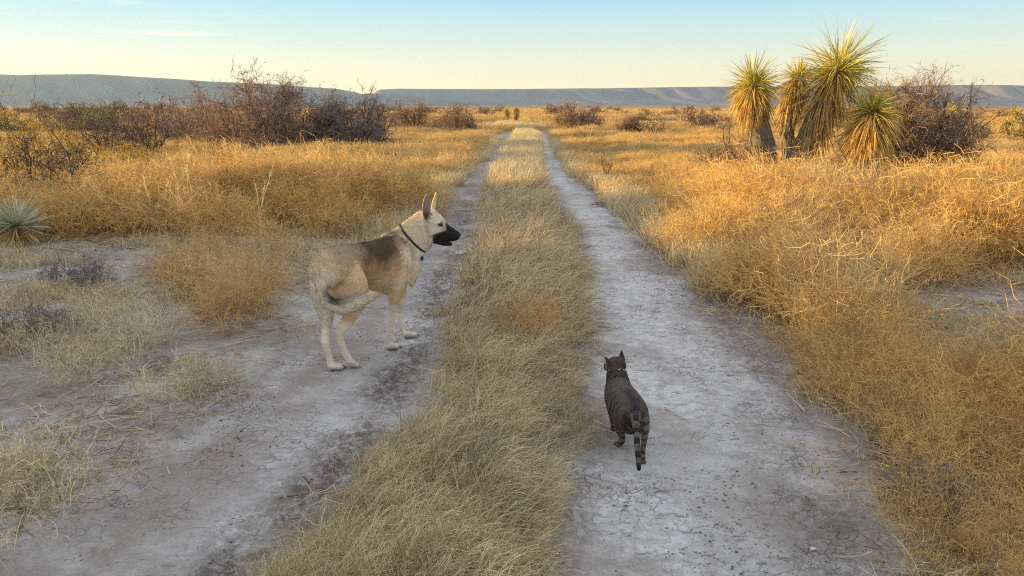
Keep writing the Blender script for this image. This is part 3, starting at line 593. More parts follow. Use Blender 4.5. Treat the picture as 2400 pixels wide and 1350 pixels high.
shrub('bare_shrub', 'soft brown twiggy shrub immediately left of the big mesquite', 'shrub', gloc(445, 27), 2.6, 1.45, 314, stems=26, br=8, tw=6, sp=2, stem_r=.018, twig_w=.006, base_w=.3, low=.1)
shrub('creosote_bush', 'yellow-green creosote bush with leafy tips at the left edge', 'creosote bush', gloc(52, 13.5), 2.1, 1.6, 321, stems=22, br=7, tw=5, sp=0, stem_r=.012, twig_w=.003, base_w=.12, low=.35, leaves=4200, leaf=.034, m_twig=M_DARKTWIG)
shrub('creosote_bush', 'small golden-leaved creosote between dark bare stems', 'creosote bush', gloc(175, 16), .9, 1.15, 322, stems=9, br=6, tw=5, sp=0, stem_r=.010, twig_w=.003, base_w=.12, low=.5, leaves=2200, leaf=.034, m_twig=M_DARKTWIG)
shrub('creosote_bush', 'low golden-leaved creosote at the foot of the many-stemmed shrub', 'creosote bush', gloc(272, 16.5), 1.2, .78, 323, stems=10, br=6, tw=5, sp=0, stem_r=.010, twig_w=.003, base_w=.12, low=.3, leaves=2600, leaf=.034, m_twig=M_DARKTWIG)
shrub('bare_shrub', 'low shrub of twisted black branches sprawling over the grass at left', 'shrub', gloc(145, 9.8), 2.2, 1.2, 324, stems=14, br=6, tw=5, sp=4, stem_r=.028, twig_w=.0045, base_w=.08, low=.25, zig=.42, m_twig=M_DARKTWIG)
shrub('bare_shrub', 'gnarled black branches arching in from the left edge', 'shrub', gloc(-10, 9.6), 1.9, 1.35, 325, stems=13, br=6, tw=4, sp=3, stem_r=.030, twig_w=.0045, base_w=.1, low=.25, zig=.42, m_twig=M_DARKTWIG)
shrub('bare_shrub', 'small upright dark sprig standing in the shaded grass right of the road', 'shrub', gloc(1424, 14.0), .45, .80, 326, stems=6, br=5, tw=4, sp=2, stem_r=.008, twig_w=.003, base_w=.1, low=.6, m_twig=M_DARKTWIG)
shrub('bare_shrub', 'thin bare twigs poking from the sunlit grass corner by the right track', 'shrub', gloc(1345, 19), .9, .75, 327, stems=7, br=4, tw=3, sp=0, stem_r=.006, twig_w=.003, base_w=.1, low=.4, m_twig=M_TWIG)
shrub('bare_shrub', 'pale crooked twigs in front of the rightmost yucca skirt', 'shrub', gloc(2085, 10.6), 1.3, .85, 328, stems=10, br=5, tw=3, sp=1, stem_r=.009, twig_w=.0028, base_w=.25, low=.4, zig=.35, m_stem=M_TWIG)
shrub('bare_shrub', 'pale crooked twigs poking from the grass right of the yuccas', 'shrub', gloc(2270, 10.2), 1.4, .62, 329, stems=10, br=5, tw=3, sp=1, stem_r=.007, twig_w=.0028, base_w=.35, low=.3, zig=.35, m_stem=M_TWIG)
shrub('dry_bush', 'rusty-stemmed dry bush poking above the grass right of the cat', 'bush', gloc(2035, 4.85), 1.0, .44, 330, stems=26, br=5, tw=3, sp=1, stem_r=.0032, twig_w=.0016, base_w=.5, low=.35, zig=.4, m_stem=M_REDTWIG, m_twig=M_REDTWIG)
shrub('low_bush', 'low ash-grey bush on the bare ground below the small yucca', 'bush', tuple(grd(180, 668)) + (0,), .62, .22, 331, stems=40, br=7, tw=5, sp=2, stem_r=.004, twig_w=.0018, base_w=.4, low=.0, m_stem=M_GREYTWIG, m_twig=M_GREYTWIG)
shrub('low_bush', 'low ash-grey bush nearest the left edge', 'bush', tuple(grd(70, 785)) + (0,), .60, .20, 332, stems=40, br=7, tw=5, sp=2, stem_r=.004, twig_w=.0018, base_w=.4, low=.0, m_stem=M_GREYTWIG, m_twig=M_GREYTWIG)
shrub('low_bush', 'grey dead bush half hidden under the weeds at lower right', 'bush', tuple(grd(2170, 1190)) + (0,), .36, .22, 333, stems=30, br=6, tw=4, sp=2, stem_r=.003, twig_w=.0016, base_w=.4, low=.0, m_stem=M_GREYTWIG, m_twig=M_GREYTWIG)
# mesquites standing just outside the left of the view; they throw the evening shade over the road
k = 0
for (x, y, w, h, s) in [(-9.0, 4.2, 3.6, 1.55, 0), (-9.8, 6.9, 3.4, 1.55, 1), (-8.2, 1.6, 3.6, 1.5, 2), (-8.6, -1.0, 3.6, 1.5, 0), (-8.8, -3.8, 3.4, 1.5, 1), (-12.5, 5.6, 3.8, 1.8, 2), (-12.2, 2.8, 3.8, 1.75, 0), (-12.5, .0, 3.8, 1.7, 1), (-13.2, 8.2, 3.0, 1.7, 2)]:
    if k < 3: q = shrub('mesquite_bush', 'x', 'mesquite', (0, 0, 0), 3.6, 1.5, 340 + k, stems=46, br=10, tw=8, sp=4, stem_r=.03, twig_w=.0095, base_w=.5, low=.0); PR = (PR if k else []) + [q]
    else: q = copy_tree(PR[s])
    q.location = (x, y, hz(x, y)); q.rotation_euler.z = k * 1.3; q.scale = (w / 3.6, w / 3.6, h / 1.5)
    tag(q, 'leafless mesquite of the row standing left of the view', 'mesquite', 'mesquites left of the view'); k += 1
# shrubs dotted over the plain
g = np.random.default_rng(21)
FP = [shrub('plain_shrub', 'x', 'shrub', (0, 0, 0), 2.6, 1.15, 360 + k, stems=22, br=7, tw=5, sp=2, stem_r=.03, twig_w=.016, base_w=.4, low=.0, m_twig=(M_TWIG, M_OLIVE, M_TWIG)[k]) for k in range(3)]
spots = []
for _ in range(4000):
    if len(spots) >= 190: break
    d = 34 * (9 ** g.uniform(0, 1)); b = math.radians(g.uniform(-37, 37)); x, y = d * math.sin(b), d * math.cos(b)
    px = 1200 + FPX * x / y
    if (px > 560 and g.uniform() < (.68 if d > 75 else .93)) or (px <= 560 and g.uniform() < .25): continue
    if (x > L0(y) - 2.5 and x < R1(y) + 3 and y < 95) or (1240 < px < 1600 and y < 56) or (880 < px < 1130 and y < 58): continue
    if any((x - a) ** 2 + (y - b_) ** 2 < 3 for a, b_ in spots): continue
    spots.append((x, y))
for k, (x, y) in enumerate(spots):
    q = FP[k] if k < 3 else copy_tree(FP[int(g.integers(0, 3))])
    s = g.uniform(.7, 1.45); q.location = (x, y, hz(x, y)); q.rotation_euler.z = g.uniform(0, 6.28); q.scale = (s, s, s * g.uniform(.75, 1.15))
    px = 1200 + FPX * x / y; side = 'left of the biggest mesquite' if px < 520 else 'behind the mesquites left of the road' if px < 1130 else 'beyond the bend in the road' if px < 1330 else 'between the road and the yuccas' if px < 1680 else 'beyond the yuccas'
    dist = 'nearer' if math.hypot(x, y) < 80 else 'distant'
    tag(q, f'{dist} small leafless shrub on the plain {side}', 'shrub', f'{dist} shrubs on the plain {side}')

# ---------------------------------------------------------------- yuccas
def leaves_mesh(name, base, d, ln, wd, bend, mat, g, K=4, parent=None, tones=(0, 1)):
    """stiff, narrow, folded leaves"""
    n = len(base); P = np.empty((n, K, 3)); P[:, 0] = base; dd = unit(d)
    for k in range(1, K):
        dd = unit(dd + np.array([0, 0, -1.0]) * (np.asarray(bend)[:, None] / (K - 1)) + g.normal(0, .04, (n, 3))); P[:, k] = P[:, k - 1] + dd * (ln[:, None] / (K - 1))
    prof = np.array([.7, 1, .7, .08]) if K == 4 else np.linspace(1, .1, K)
    V, F = ribbons(P, wd[:, None] * prof[None], g)
    return link(name, mesh_from(name, V, F, mat, False, {'tone': ('FLOAT', np.repeat(g.uniform(*tones, n), K * 2))}), parent)
def path(pts, n):
    pts = np.array(pts, float); t = np.linspace(0, 1, len(pts)); u = np.linspace(0, 1, n); return np.stack([np.interp(u, t, pts[:, i]) for i in range(3)], 1)
def yucca_stem(root, O, pts, r0, r1, leaf, nleaf, skirt0, skirt_len, nsk, seed, axis=None, up=.15, flare=.5, detail=1.0, lw=.0075, bare=True):
    """one stem: shaggy trunk, skirt of dead leaves and head of green leaves. pts = world points of the stem's middle line"""
    g = np.random.default_rng(seed); C = path(pts, 12) - O; n = 12
    r = np.linspace(r0, r1, n) * (1 + .06 * np.sin(np.arange(n) * 1.7 + seed)); ns = 14; T = tangents(C[None])[0]
    A = unit(np.cross(T, [0, 1, 0.01])); B = np.cross(T, A); th = np.arange(ns) * 2 * math.pi / ns
    rr = r[:, None] * (1 + .12 * vnoise(np.arange(n)[:, None] * .9 + seed, th[None] * 2, seed))
    V = (C[:, None] + rr[..., None] * (np.cos(th)[None, :, None] * A[:, None] + np.sin(th)[None, :, None] * B[:, None])).reshape(-1, 3)
    i = np.arange(n - 1)[:, None] * ns; k = np.arange(ns)[None]; F = [np.stack([i + k, i + (k + 1) % ns, i + ns + (k + 1) % ns, i + ns + k], -1).reshape(-1, 4)]
    # old leaf bases lying along the trunk
    m = int(900 * detail); t = g.uniform(0, 1, m); a = g.uniform(0, 2 * math.pi, m); idx = t * (n - 1.001); ii = idx.astype(int); f = (idx - ii)[:, None]
    c = C[ii] * (1 - f) + C[ii + 1] * f; rad = np.interp(t, np.linspace(0, 1, n), r) * 1.03; o = np.cos(a)[:, None] * A[ii] + np.sin(a)[:, None] * B[ii]
    P = polyline(c + o * rad[:, None], -T[ii] + o * g.uniform(.0, .30, (m, 1)) + g.normal(0, .15, (m, 3)), g.uniform(.08, .2, m), 3, .06, 0, g)
    W2 = np.broadcast_to(np.array([1, .9, .25])[None] * lw * .8, (m, 3)) * 1.0
    tn = np.concatenate([np.zeros(len(V)), np.repeat(g.uniform(0, 1, m), 6)]); V, F = join([(V, F), ribbons(P, W2, g)])
    link('trunk', mesh_from('trunk', V, F, M_TRUNK, False, {'tone': ('FLOAT', tn)}), root)
    # skirt
    m = int(nsk * detail); t = skirt0 + (1 - skirt0) * g.uniform(0, 1, m) ** .8; a = g.uniform(0, 2 * math.pi, m); idx = np.clip(t, 0, 1) * (n - 1.001); ii = idx.astype(int); f = (idx - ii)[:, None]
    c = C[ii] * (1 - f) + C[ii + 1] * f; o = np.cos(a)[:, None] * A[ii] + np.sin(a)[:, None] * B[ii]; rad = np.interp(t, np.linspace(0, 1, n), r)
    topness = (t - skirt0) / (1 - skirt0)
    leaves_mesh('dead_leaves', c + o * rad[:, None] * .9, o * (flare * (.35 + .9 * topness))[:, None] + np.array([0, 0, -1.]) * (.9 - .75 * topness ** 3)[:, None] + g.normal(0, .2, (m, 3)),
                skirt_len * g.uniform(.6, 1.15, m), np.full(m, lw) * g.uniform(.7, 1.2, m), .9 * g.uniform(.5, 1.3, m), M_SKIRT, g, parent=root)
    # head
    m = int(nleaf * detail); ax = unit(np.array(axis if axis is not None else T[-1], float)); z = g.uniform(-up, 1, m) ; a = g.uniform(0, 2 * math.pi, m)
    e1 = unit(np.cross(ax, [0.1, 1, 0])); e2 = np.cross(ax, e1); s = np.sqrt(np.clip(1 - z * z, 0, 1))
    d = z[:, None] * ax + s[:, None] * (np.cos(a)[:, None] * e1 + np.sin(a)[:, None] * e2)
    leaves_mesh('leaf_head', C[-1] + ax * g.uniform(-.10, .08, (m, 1)) * leaf / .5 + d * .04, d + g.normal(0, .13, (m, 3)), leaf * g.uniform(.5, 1.12, m), np.full(m, lw * .8),
                g.uniform(.0, .85, m) ** 1.5 * (1.5 - z), M_YUCCA, g, parent=root)
YO = at(1830, 430, 13.2); YO[2] = hz(YO[0], 13.2)
ya = empty('tree_yucca', YO); tag(ya, 'three-trunked yucca with shaggy golden skirts and spiky green heads standing in the grass', 'yucca')
p = at
yucca_stem(ya, YO, [p(1800, 446, 13.2), p(1800, 400, 13.2), p(1785, 330, 13.15), p(1770, 250, 13.1), p(1765, 200, 13.1)], .20, .16, .56, 560, .74, .44, 900, 401, axis=(-.08, 0, 1), up=.6, flare=.45)
yucca_stem(ya, YO, [p(1842, 440, 13.5), p(1848, 350, 13.5), p(1846, 270, 13.5), p(1860, 215, 13.5), p(1872, 185, 13.5)], .09, .10, .38, 260, .52, .44, 700, 402, axis=(.15, 0, 1), up=-.1, flare=.45)
yucca_stem(ya, YO, [p(1830, 436, 13.2), p(1862, 395, 13.15), p(1890, 320, 13.1), p(1930, 235, 13.05), p(1965, 165, 13.0)], .17, .12, .82, 620, .46, .60, 1150, 403, axis=(.36, -.05, 1), up=.5, flare=.38)
YB = at(2030, 430, 12.7); YB[2] = hz(YB[0], 12.7)
yb = empty('tree_yucca', YB); tag(yb, 'single-trunk yucca with skirt reaching the ground, right of the three-trunked one', 'yucca')
yucca_stem(yb, YB, [p(2030, 432, 12.7), p(2028, 380, 12.7), p(2038, 320, 12.7), p(2046, 262, 12.7)], .17, .14, .52, 480, .12, .60, 1500, 404, axis=(.12, 0, 1), up=.25, flare=.55)
# small rosette at the left edge
RO = at(42, 562, 7.75); RO[2] = hz(RO[0], 7.75) + .05; rz_ = empty('small_yucca', RO); tag(rz_, 'small pale spiky yucca rosette at the left edge', 'yucca')
g = np.random.default_rng(33); m = 330; z = g.uniform(-.25, 1, m); a = g.uniform(0, 6.283, m); s = np.sqrt(1 - np.clip(z, -1, 1) ** 2); d = np.stack([s * np.cos(a), s * np.sin(a), z + .1], 1)
M_PALEY = plant_mat('pale_yucca_leaf', (0.28, 0.30, 0.18), (0.72, 0.70, 0.48), .1, .5, nscale=8)
leaves_mesh('leaf_head', np.array([0, 0, .16]) + d * .03, d, .33 * g.uniform(.75, 1.1, m), np.full(m, .006), g.uniform(0, .25, m), M_PALEY, g, parent=rz_)
m = 140; a = g.uniform(0, 6.283, m); d = np.stack([np.cos(a), np.sin(a), g.uniform(-.6, 0, m)], 1)
leaves_mesh('dead_leaves', np.array([0, 0, .12]) + d * .03, d, .26 * g.uniform(.7, 1.1, m), np.full(m, .006), g.uniform(.3, .9, m), M_SKIRT, g, parent=rz_)
# yuccas far out
def far_yucca(label, px, Y, H, seed, lean=0, green=True, group=None):
    x = float(at(px, 300, Y)[0]); O = np.array([x, Y, hz(x, Y)]); root = empty('tree_yucca', O); tag(root, label, 'yucca', group)
    yucca_stem(root, O, [O + [0, 0, -.1], O + [lean * .5, 0, H * .5], O + [lean, 0, H * .8]], .12, .11, .45 if green else .22, 150 if green else 50, .25, .42, 360, seed, axis=(lean, 0, 1), up=.2, detail=1.0, lw=.014)
    return root
far_yucca('tall shaggy far yucca standing where the road bends away', 1208, 60, 1.55, 411, .05, False)
far_yucca('short far yucca just left of the tall shaggy one at the bend', 1190, 66, 1.1, 412, -.1)
far_yucca('far yucca with a bright yellow skirt right of the large mesquite', 2252, 26, 1.15, 413, .1, False)
far_yucca('far yucca head showing yellow through the right side of the large mesquite', 2212, 22, 1.5, 414, .1)
far_yucca('dark green bushy yucca on the plain at far right', 2310, 26, .62, 415, -.1)
far_yucca('pale leaning yucca behind the dark green one', 2345, 36, .85, 416, .35)
far_yucca('small yucca nearest the right edge on the horizon', 2378, 50, 1.2, 417, 0)
far_yucca('stubby dead yucca trunk behind the right tip of the mesquite', 2228, 28, .75, 418, .15, False)

# ---------------------------------------------------------------- single clumps, stalks, fallen wood, stones
def clump(label, px, py, seed, wid, h, mat=None, **kw):
    x, y = grd(px, py); V, F, t = weed_variant(seed, H=h, rad=wid / 2 * .55, **kw)
    return tag(link('weed_clump', mesh_from('weed_clump', V, F, mat or M_WEED, False, {'tone': ('FLOAT', t)}), loc=(x, y, hz(x, y))), label, 'weed clump')
M_ORANGE = plant_mat('orange_weed', (0.32, 0.17, 0.06), (0.80, 0.48, 0.19), .3)
clump('fuzzy orange tuft growing in the pale grass between the tracks', 1245, 800, 501, .30, .26, M_ORANGE, stems=70, br=5, tw=3, w=.0011)
clump('round orange-brown tuft at the left corner of the weeds behind the dog', 428, 668, 502, .50, .34, M_ORANGE, stems=120, br=5, tw=2, w=.0014)
clump('thin reddish weed standing alone in front of the left weeds', 520, 790, 503, .34, .40, M_ORANGE, stems=40, br=5, tw=3, w=.0012)
clump('dry golden weed on bare ground left of the left track', 395, 930, 504, .42, .22, M_STRAW, stems=60, br=4, tw=1, w=.0013)
clump('smaller dry weed left of the golden one on the bare ground', 170, 900, 505, .34, .22, M_STRAW, stems=40, br=4, tw=1, w=.0013)
clump('yellowish scrubby weed at the lower left edge', 50, 1130, 506, .40, .24, M_STRAW, stems=50, br=4, tw=2, w=.0013)
def stalk(label, px, py, h, seed, lean, w=.0035, head=True, cat='grass stalk', name='seed_stalk'):
    g = np.random.default_rng(seed); x, y = grd(px, py); n = 3
    P = polyline(np.zeros((n, 3)) + g.normal(0, .01, (n, 3)), np.array([lean, 0, 1.]) + g.normal(0, .10, (n, 3)), h * g.uniform(.7, 1.05, n), 7, .07, .05, g)
    root = empty(name, (x, y, hz(x, y))); tag(root, label, cat)
    V, F = tubes(P, np.linspace(1, .4, 7)[None] * np.full((n, 1), w), 4); link('stem', mesh_from('stem', V, F, M_STRAW, False, {'tone': ('FLOAT', np.full(len(V), .7))}), root)
    if head == 'flower':
        for q in P[:, -1]:
            bm = bmesh.new(); bmesh.ops.create_icosphere(bm, subdivisions=2, radius=.011)
            for v in bm.verts: v.co *= .7 + .6 * random.Random(v.index).random(); v.co.z *= .6
            me = bpy.data.meshes.new('flower_head'); bm.to_mesh(me); bm.free(); me.materials.append(M_STRAW); o = link('flower_head', me, root, q)
    elif head:
        b, t = kids(P, 26, g, .68, 1); m = len(b); Q = polyline(b, t + g.normal(0, .35, (m, 3)), g.uniform(.02, .05, m), 3, .1, .1, g)
        V, F = ribbons(Q, taper(m, 3, w * .7, .4), g); link('seed_head', mesh_from('seed_head', V, F, M_STRAW, False, {'tone': ('FLOAT', np.full(len(V), .9))}), root)
stalk('pale seed stalk standing above the golden grass at left, leftmost of three', 372, 560, .85, 521, .05)
stalk('pair of pale seed stalks in the middle of the left grass bank', 436, 560, .95, 522, .12)
stalk('tallest pale seed stalks in the left bank, nearest the dog', 612, 585, .98, 523, -.05)
stalk('leaning seed stalks at the edge of the left bank by the track', 985, 500, .85, 524, .18, .004)
stalk('pale seed stalks leaning left of the dark right-hand shrubs', 1375, 345, .95, 525, .2, .007)
stalk('three dried flower stalks below the small yucca', 232, 680, .42, 526, .1, .0022, 'flower', 'flower stalk', 'dried_flower_stalk')
stalk('curving dried flower stalk right beside the small yucca', 135, 660, .48, 527, -.05, .0022, 'flower', 'flower stalk', 'dried_flower_stalk')
stalk('tall straw stalk in front of the low grey bush at left', 108, 700, .40, 528, -.15, .0022)
def wood(name, label, cat, ends, r, seed, mat=None, z=0.006, K=9, lift=0.0, side=0):
    g = np.random.default_rng(seed); a, b = [np.array([*grd(*e), 0.]) for e in ends]; O = a.copy(); O[2] = hz(a[0], a[1]); t = np.linspace(0, 1, K)[:, None]
    P = ((b - a) * t); L = np.linalg.norm(b - a); P[1:-1] += g.normal(0, .025 * L, (K - 2, 3)) * [1, 1, 0]
    zz = low_h(P[:, 0] + O[0], P[:, 1] + O[1]) - O[2]; P[:, 2] = zz + z + r + lift * t[:, 0]
    ps = [tubes(P[None], np.linspace(1, .35, K)[None] * r, 6)]
    for q in range(side):
        i = int(g.integers(2, K - 2)); d = (b - a) / L + g.normal(0, .6, 3) * [1, 1, .1]; Q = polyline(P[i][None], d[None], np.array([L * .25]), 4, .15, 0, g); Q[..., 2] = P[i, 2]; ps.append(tubes(Q, np.linspace(1, .4, 4)[None] * r * .5, 4))
    V, F = join(ps); me = mesh_from(name, V, F, mat or M_LITTER, True, {'tone': ('FLOAT', g.uniform(.2, .5, len(V)))})
    tag(link(name, me, loc=O), label, cat)
wood('fallen_branch', 'grey weathered branch lying past the small yucca at left', 'branch', [(-40, 520), (178, 610)], .016, 541, M_TRUNK, lift=-.0, z=.05)
wood('fallen_twig', 'straw-coloured twig lying on the right track beside the cat', 'twig', [(1558, 950), (1618, 985)], .0035, 542, M_STRAW)
wood('fallen_twig', 'long dark twig lying on the left track in the foreground', 'twig', [(652, 1160), (800, 1128)], .004, 543, side=2)
wood('fallen_twig', 'short pale twig lying upright in the picture left of the strip', 'twig', [(776, 1108), (780, 1060)], .0028, 544, M_STRAW)
wood('fallen_twig', 'dark twig across the near edge of the right track above the cat', 'twig', [(1395, 762), (1462, 766)], .0035, 545, side=1)
wood('fallen_twig', 'thin dark curved twig on the left track past the dog', 'twig', [(1060, 588), (1094, 612)], .004, 546, M_DARKTWIG)
wood('fallen_twig', 'bent stick on the ground at the lower left edge', 'twig', [(40, 1260), (60, 1190)], .005, 547, M_LITTER, side=1)
wood('fallen_twig', 'pale curved twig on bare clay at lower right', 'twig', [(1855, 1062), (1872, 1112)], .003, 548, M_STRAW)
M_STONE = simple_mat('limestone', (0.55, 0.52, 0.49), .9, nscale=60, var=.3, bump=.5)
def pebble(label, px, py, s, seed):
    r_ = random.Random(seed); bm = bmesh.new(); bmesh.ops.create_icosphere(bm, subdivisions=3, radius=s * .62)
    for v in bm.verts:
        c = v.co; f = 1 + .22 * math.sin(c.x / s * 2.3 + seed) * math.cos(c.y / s * 2 + seed * 2) + .08 * r_.random(); v.co = Vector((c.x * f * 1.25, c.y * f, c.z * f * .62))
    me = bpy.data.meshes.new('pebble'); bm.to_mesh(me); bm.free(); me.materials.append(M_STONE); x, y = grd(px, py)
    for pl in me.polygons: pl.use_smooth = True
    tag(link('pebble', me, loc=(x, y, hz(x, y) + s * .3)), label, 'pebble')
pebble('pale pebble on the left track between the legs of the dog and the strip', 850, 762, .012, 1)
pebble('white pebble near the top left of the cat on the right track', 1407, 814, .010, 2)
pebble('pale stone on bare ground right of the thin reddish weed', 614, 712, .016, 3)
pebble('pale stone on the crusty ground at left middle', 310, 780, .012, 4)
pebble('small white stone by the right weeds', 1882, 1028, .010, 5)
pebble('small white stone at the lower edge of the right track', 1905, 1275, .014, 6)
# ---------------------------------------------------------------- the dog and the cat
from mathutils.kdtree import KDTree
from mathutils.bvhtree import BVHTree
M_FUR = fur_mat('fur')
M_BLACK = simple_mat('wet_black', (0.012, 0.011, 0.011), .25, spec=.6)
M_EYE = simple_mat('dark_eye', (0.02, 0.012, 0.008), .08, spec=.9)
M_GUM = simple_mat('gum_and_teeth', (0.55, 0.33, 0.30), .35)
def crom(A, n):
    """smooth resampling of rows of A"""
    A = np.asarray(A, float); m = len(A); E = np.vstack([2 * A[0] - A[1], A, 2 * A[-1] - A[-2]]); t = np.linspace(0, m - 1.0001, n); i = t.astype(int); f = (t - i)[:, None]
    p0, p1, p2, p3 = E[i], E[i + 1], E[i + 2], E[i + 3]
    return .5 * ((2 * p1) + (-p0 + p2) * f + (2 * p0 - 5 * p1 + 4 * p2 - p3) * f * f + (-p0 + 3 * p1 - 3 * p2 + p3) * f ** 3)
class Beast:
    def __init__(s): s.V, s.F, s.info, s.flow, s.off = [], [], [], [], 0
    def loft(s, part, rows, n=None, ns=20):
        """rows: centre(3), half axis e(3), half axis d(3)"""
        A = np.array([np.concatenate(r) for r in rows]); n = n or len(A) * 5; A = crom(A, n)
        th = np.arange(ns) * 2 * math.pi / ns
        V = A[:, None, 0:3] + np.cos(th)[None, :, None] * A[:, None, 3:6] + np.sin(th)[None, :, None] * A[:, None, 6:9]
        T = tangents(A[None, :, :3])[0]
        caps = [A[0, :3] - T[0] * .35 * min(np.linalg.norm(A[0, 3:6]), np.linalg.norm(A[0, 6:9])), A[-1, :3] + T[-1] * .35 * min(np.linalg.norm(A[-1, 3:6]), np.linalg.norm(A[-1, 6:9]))]
        VV = np.vstack([V.reshape(-1, 3), caps]); i = np.arange(n - 1)[:, None] * ns; k = np.arange(ns)[None]
        Q = np.stack([i + k, i + (k + 1) % ns, i + ns + (k + 1) % ns, i + ns + k], -1).reshape(-1, 4); c0, c1 = n * ns, n * ns + 1; kk = np.arange(ns)
        C0 = np.stack([(kk + 1) % ns, kk, np.full(ns, c0)], -1); C1 = np.stack([(n - 1) * ns + kk, (n - 1) * ns + (kk + 1) % ns, np.full(ns, c1)], -1)
        vol = np.linalg.det(np.stack([A[n // 2, 3:6], A[n // 2, 6:9], T[n // 2]]))
        if vol < 0: Q, C0, C1 = Q[:, ::-1], C0[:, ::-1], C1[:, ::-1]
        s.V.append(VV); s.F += [Q + s.off, C0 + s.off, C1 + s.off]
        t = np.append(np.repeat(np.linspace(0, 1, n), ns), [0, 1]); s.info.append(np.stack([np.full(len(VV), part), t], 1))
        s.flow.append(np.vstack([np.repeat(T, ns, 0), T[:1], T[-1:]])); s.off += len(VV)
    def limb(s, part, rows, n=None):
        """rows: (px, py, Y, in-picture half width in photo pixels, depth half width m)"""
        C = np.array([at(r[0], r[1], r[2]) for r in rows]); T = tangents(C[None])[0]; out = []
        for r, c, t in zip(rows, C, T):
            e = unit(np.cross(t, [0, 1, 0])) ; a = r[3] * r[2] * 1.03 / FPX * (.92 if r[3] < 12 and part in (6, 7, 8, 9) else 1); d = unit(np.cross(e, t)); out.append((c, e * a, d * r[4]))
        s.loft(part, out, n)
    def prof(s, part, rows, n=None, lat=(0, 1, 0)):
        """rows: (top px, py), (bottom px, py), Y, half width; cross sections of head and neck"""
        out = []
        for (a, b, Y, w) in rows:
            p, q = at(*a, Y), at(*b, Y); out.append(((p + q) / 2, (p - q) / 2, np.array(lat) * w))
        s.loft(part, out, n)
    def ball(s, part, c, r3, T=(0, 0, -1)):
        c = np.array(c, float); u = np.linspace(-.95, .95, 9); rows = [(c + [0, 0, z * r3[2]], np.array([r3[0], 0, 0]) * math.sqrt(1 - z * z), np.array([0, r3[1], 0]) * math.sqrt(1 - z * z)) for z in u]
        s.loft(part, rows, 14, 14)
    def finish(s, root, voxel, colour, smooth=5, name='body'):
        V = np.concatenate(s.V); O = np.array(root.location); me = mesh_from('tmp', V - O, s.F); ob = link('tmp', me)
        m = ob.modifiers.new('r', 'REMESH'); m.mode = 'VOXEL'; m.voxel_size = voxel; m2 = ob.modifiers.new('s', 'SMOOTH'); m2.factor = .5; m2.iterations = smooth
        dg = bpy.context.evaluated_depsgraph_get(); ev = ob.evaluated_get(dg); body = bpy.data.meshes.new_from_object(ev); body.name = name
        bpy.data.objects.remove(ob)
        n = len(body.vertices); P = np.empty(n * 3, np.float32); body.vertices.foreach_get('co', P); P = P.reshape(-1, 3).astype(float); N = np.empty(n * 3, np.float32); body.vertices.foreach_get('normal', N); N = N.reshape(-1, 3)
        info, flow = np.concatenate(s.info), np.concatenate(s.flow); kd = KDTree(len(V))
        for i, v in enumerate(V - O): kd.insert(v, i)
        kd.balance(); idx = np.array([kd.find(p)[1] for p in P]); part, t, fl = info[idx, 0].astype(int), info[idx, 1], flow[idx]
        col, ln, fdir = colour(P + O, N, part, t, fl)
        body.polygons.foreach_set('use_smooth', np.ones(len(body.polygons), bool))
        rgba = np.concatenate([col, np.ones((n, 1))], 1); a = body.attributes.new('coat', 'FLOAT_COLOR', 'POINT'); a.data.foreach_set('color', rgba.ravel().astype(np.float32))
        body.materials.clear(); body.materials.append(M_FUR); ob = link(name, body, root); s.P, s.N, s.col, s.ln, s.fd = P, N, col, ln, fdir; s.body = body
        return ob
    def fur(s, root, n, w, seed, jitter=.16, name='coat', blend=.016):
        """short hairs rooted all over the skin"""
        g = np.random.default_rng(seed); me = s.body; me.calc_loop_triangles(); k = len(me.loop_triangles); T = np.empty(k * 3, np.int32); me.loop_triangles.foreach_get('vertices', T); T = T.reshape(-1, 3)
        A, B, C = s.P[T[:, 0]], s.P[T[:, 1]], s.P[T[:, 2]]; ar = np.linalg.norm(np.cross(B - A, C - A), axis=1); i = g.choice(k, n, p=ar / ar.sum())
        u = g.uniform(0, 1, (n, 1)); v = g.uniform(0, 1, (n, 1)); f = u + v > 1; u = np.where(f, 1 - u, u); v = np.where(f, 1 - v, v)
        q = A[i] * (1 - u - v) + B[i] * u + C[i] * v; v0 = T[i, 0]; N = s.N[v0]; fd = s.fd[v0]; fd = unit(fd - N * (fd * N).sum(1, keepdims=True))
        L = s.ln[v0][:, None] * g.uniform(.5, 1.2, (n, 1)); d = unit(fd + N * g.uniform(.12, .42, (n, 1)) + g.normal(0, .13, (n, 3)))
        S = unit(np.cross(d, N + g.normal(0, .3, (n, 3)))) * w; b = q - N * .002
        m_ = b + d * L * .5; e_ = b + unit(d - N * .22) * L
        V = np.stack([b - S, b + S, m_ + S * .8, m_ - S * .8, e_], 1).reshape(-1, 3); j = np.arange(n)[:, None] * 5
        F4 = j + np.array([[0, 1, 2, 3]]); F3 = j + np.array([[3, 2, 4]])
        kd = KDTree(len(s.P)); [kd.insert(p_, i_) for i_, p_ in enumerate(s.P)]; kd.balance()
        qj = q + g.normal(0, blend, (n, 3)) * np.minimum(s.ln[v0][:, None] / .016, 1) * np.where(s.ln[v0][:, None] > .03, .35, 1); cj = s.col[np.array([kd.find(p_)[1] for p_ in qj])]
        c = cj * (1 + g.normal(0, jitter, (n, 1))); c = np.clip(c, 0.004, 1); rgba = np.repeat(np.concatenate([c, np.ones((n, 1))], 1), 5, 0)
        mm = mesh_from(name, V, [F4, F3], M_FUR, True, {'coat': ('FLOAT_COLOR', rgba)})
        # hairs shade with the skin they lie on
        nn = np.repeat(N, 5, 0); 
        try: mm.normals_split_custom_set_from_vertices([tuple(x) for x in unit(nn + .0)])
        except Exception as ex: print(ex)
        link(name, mm, root)
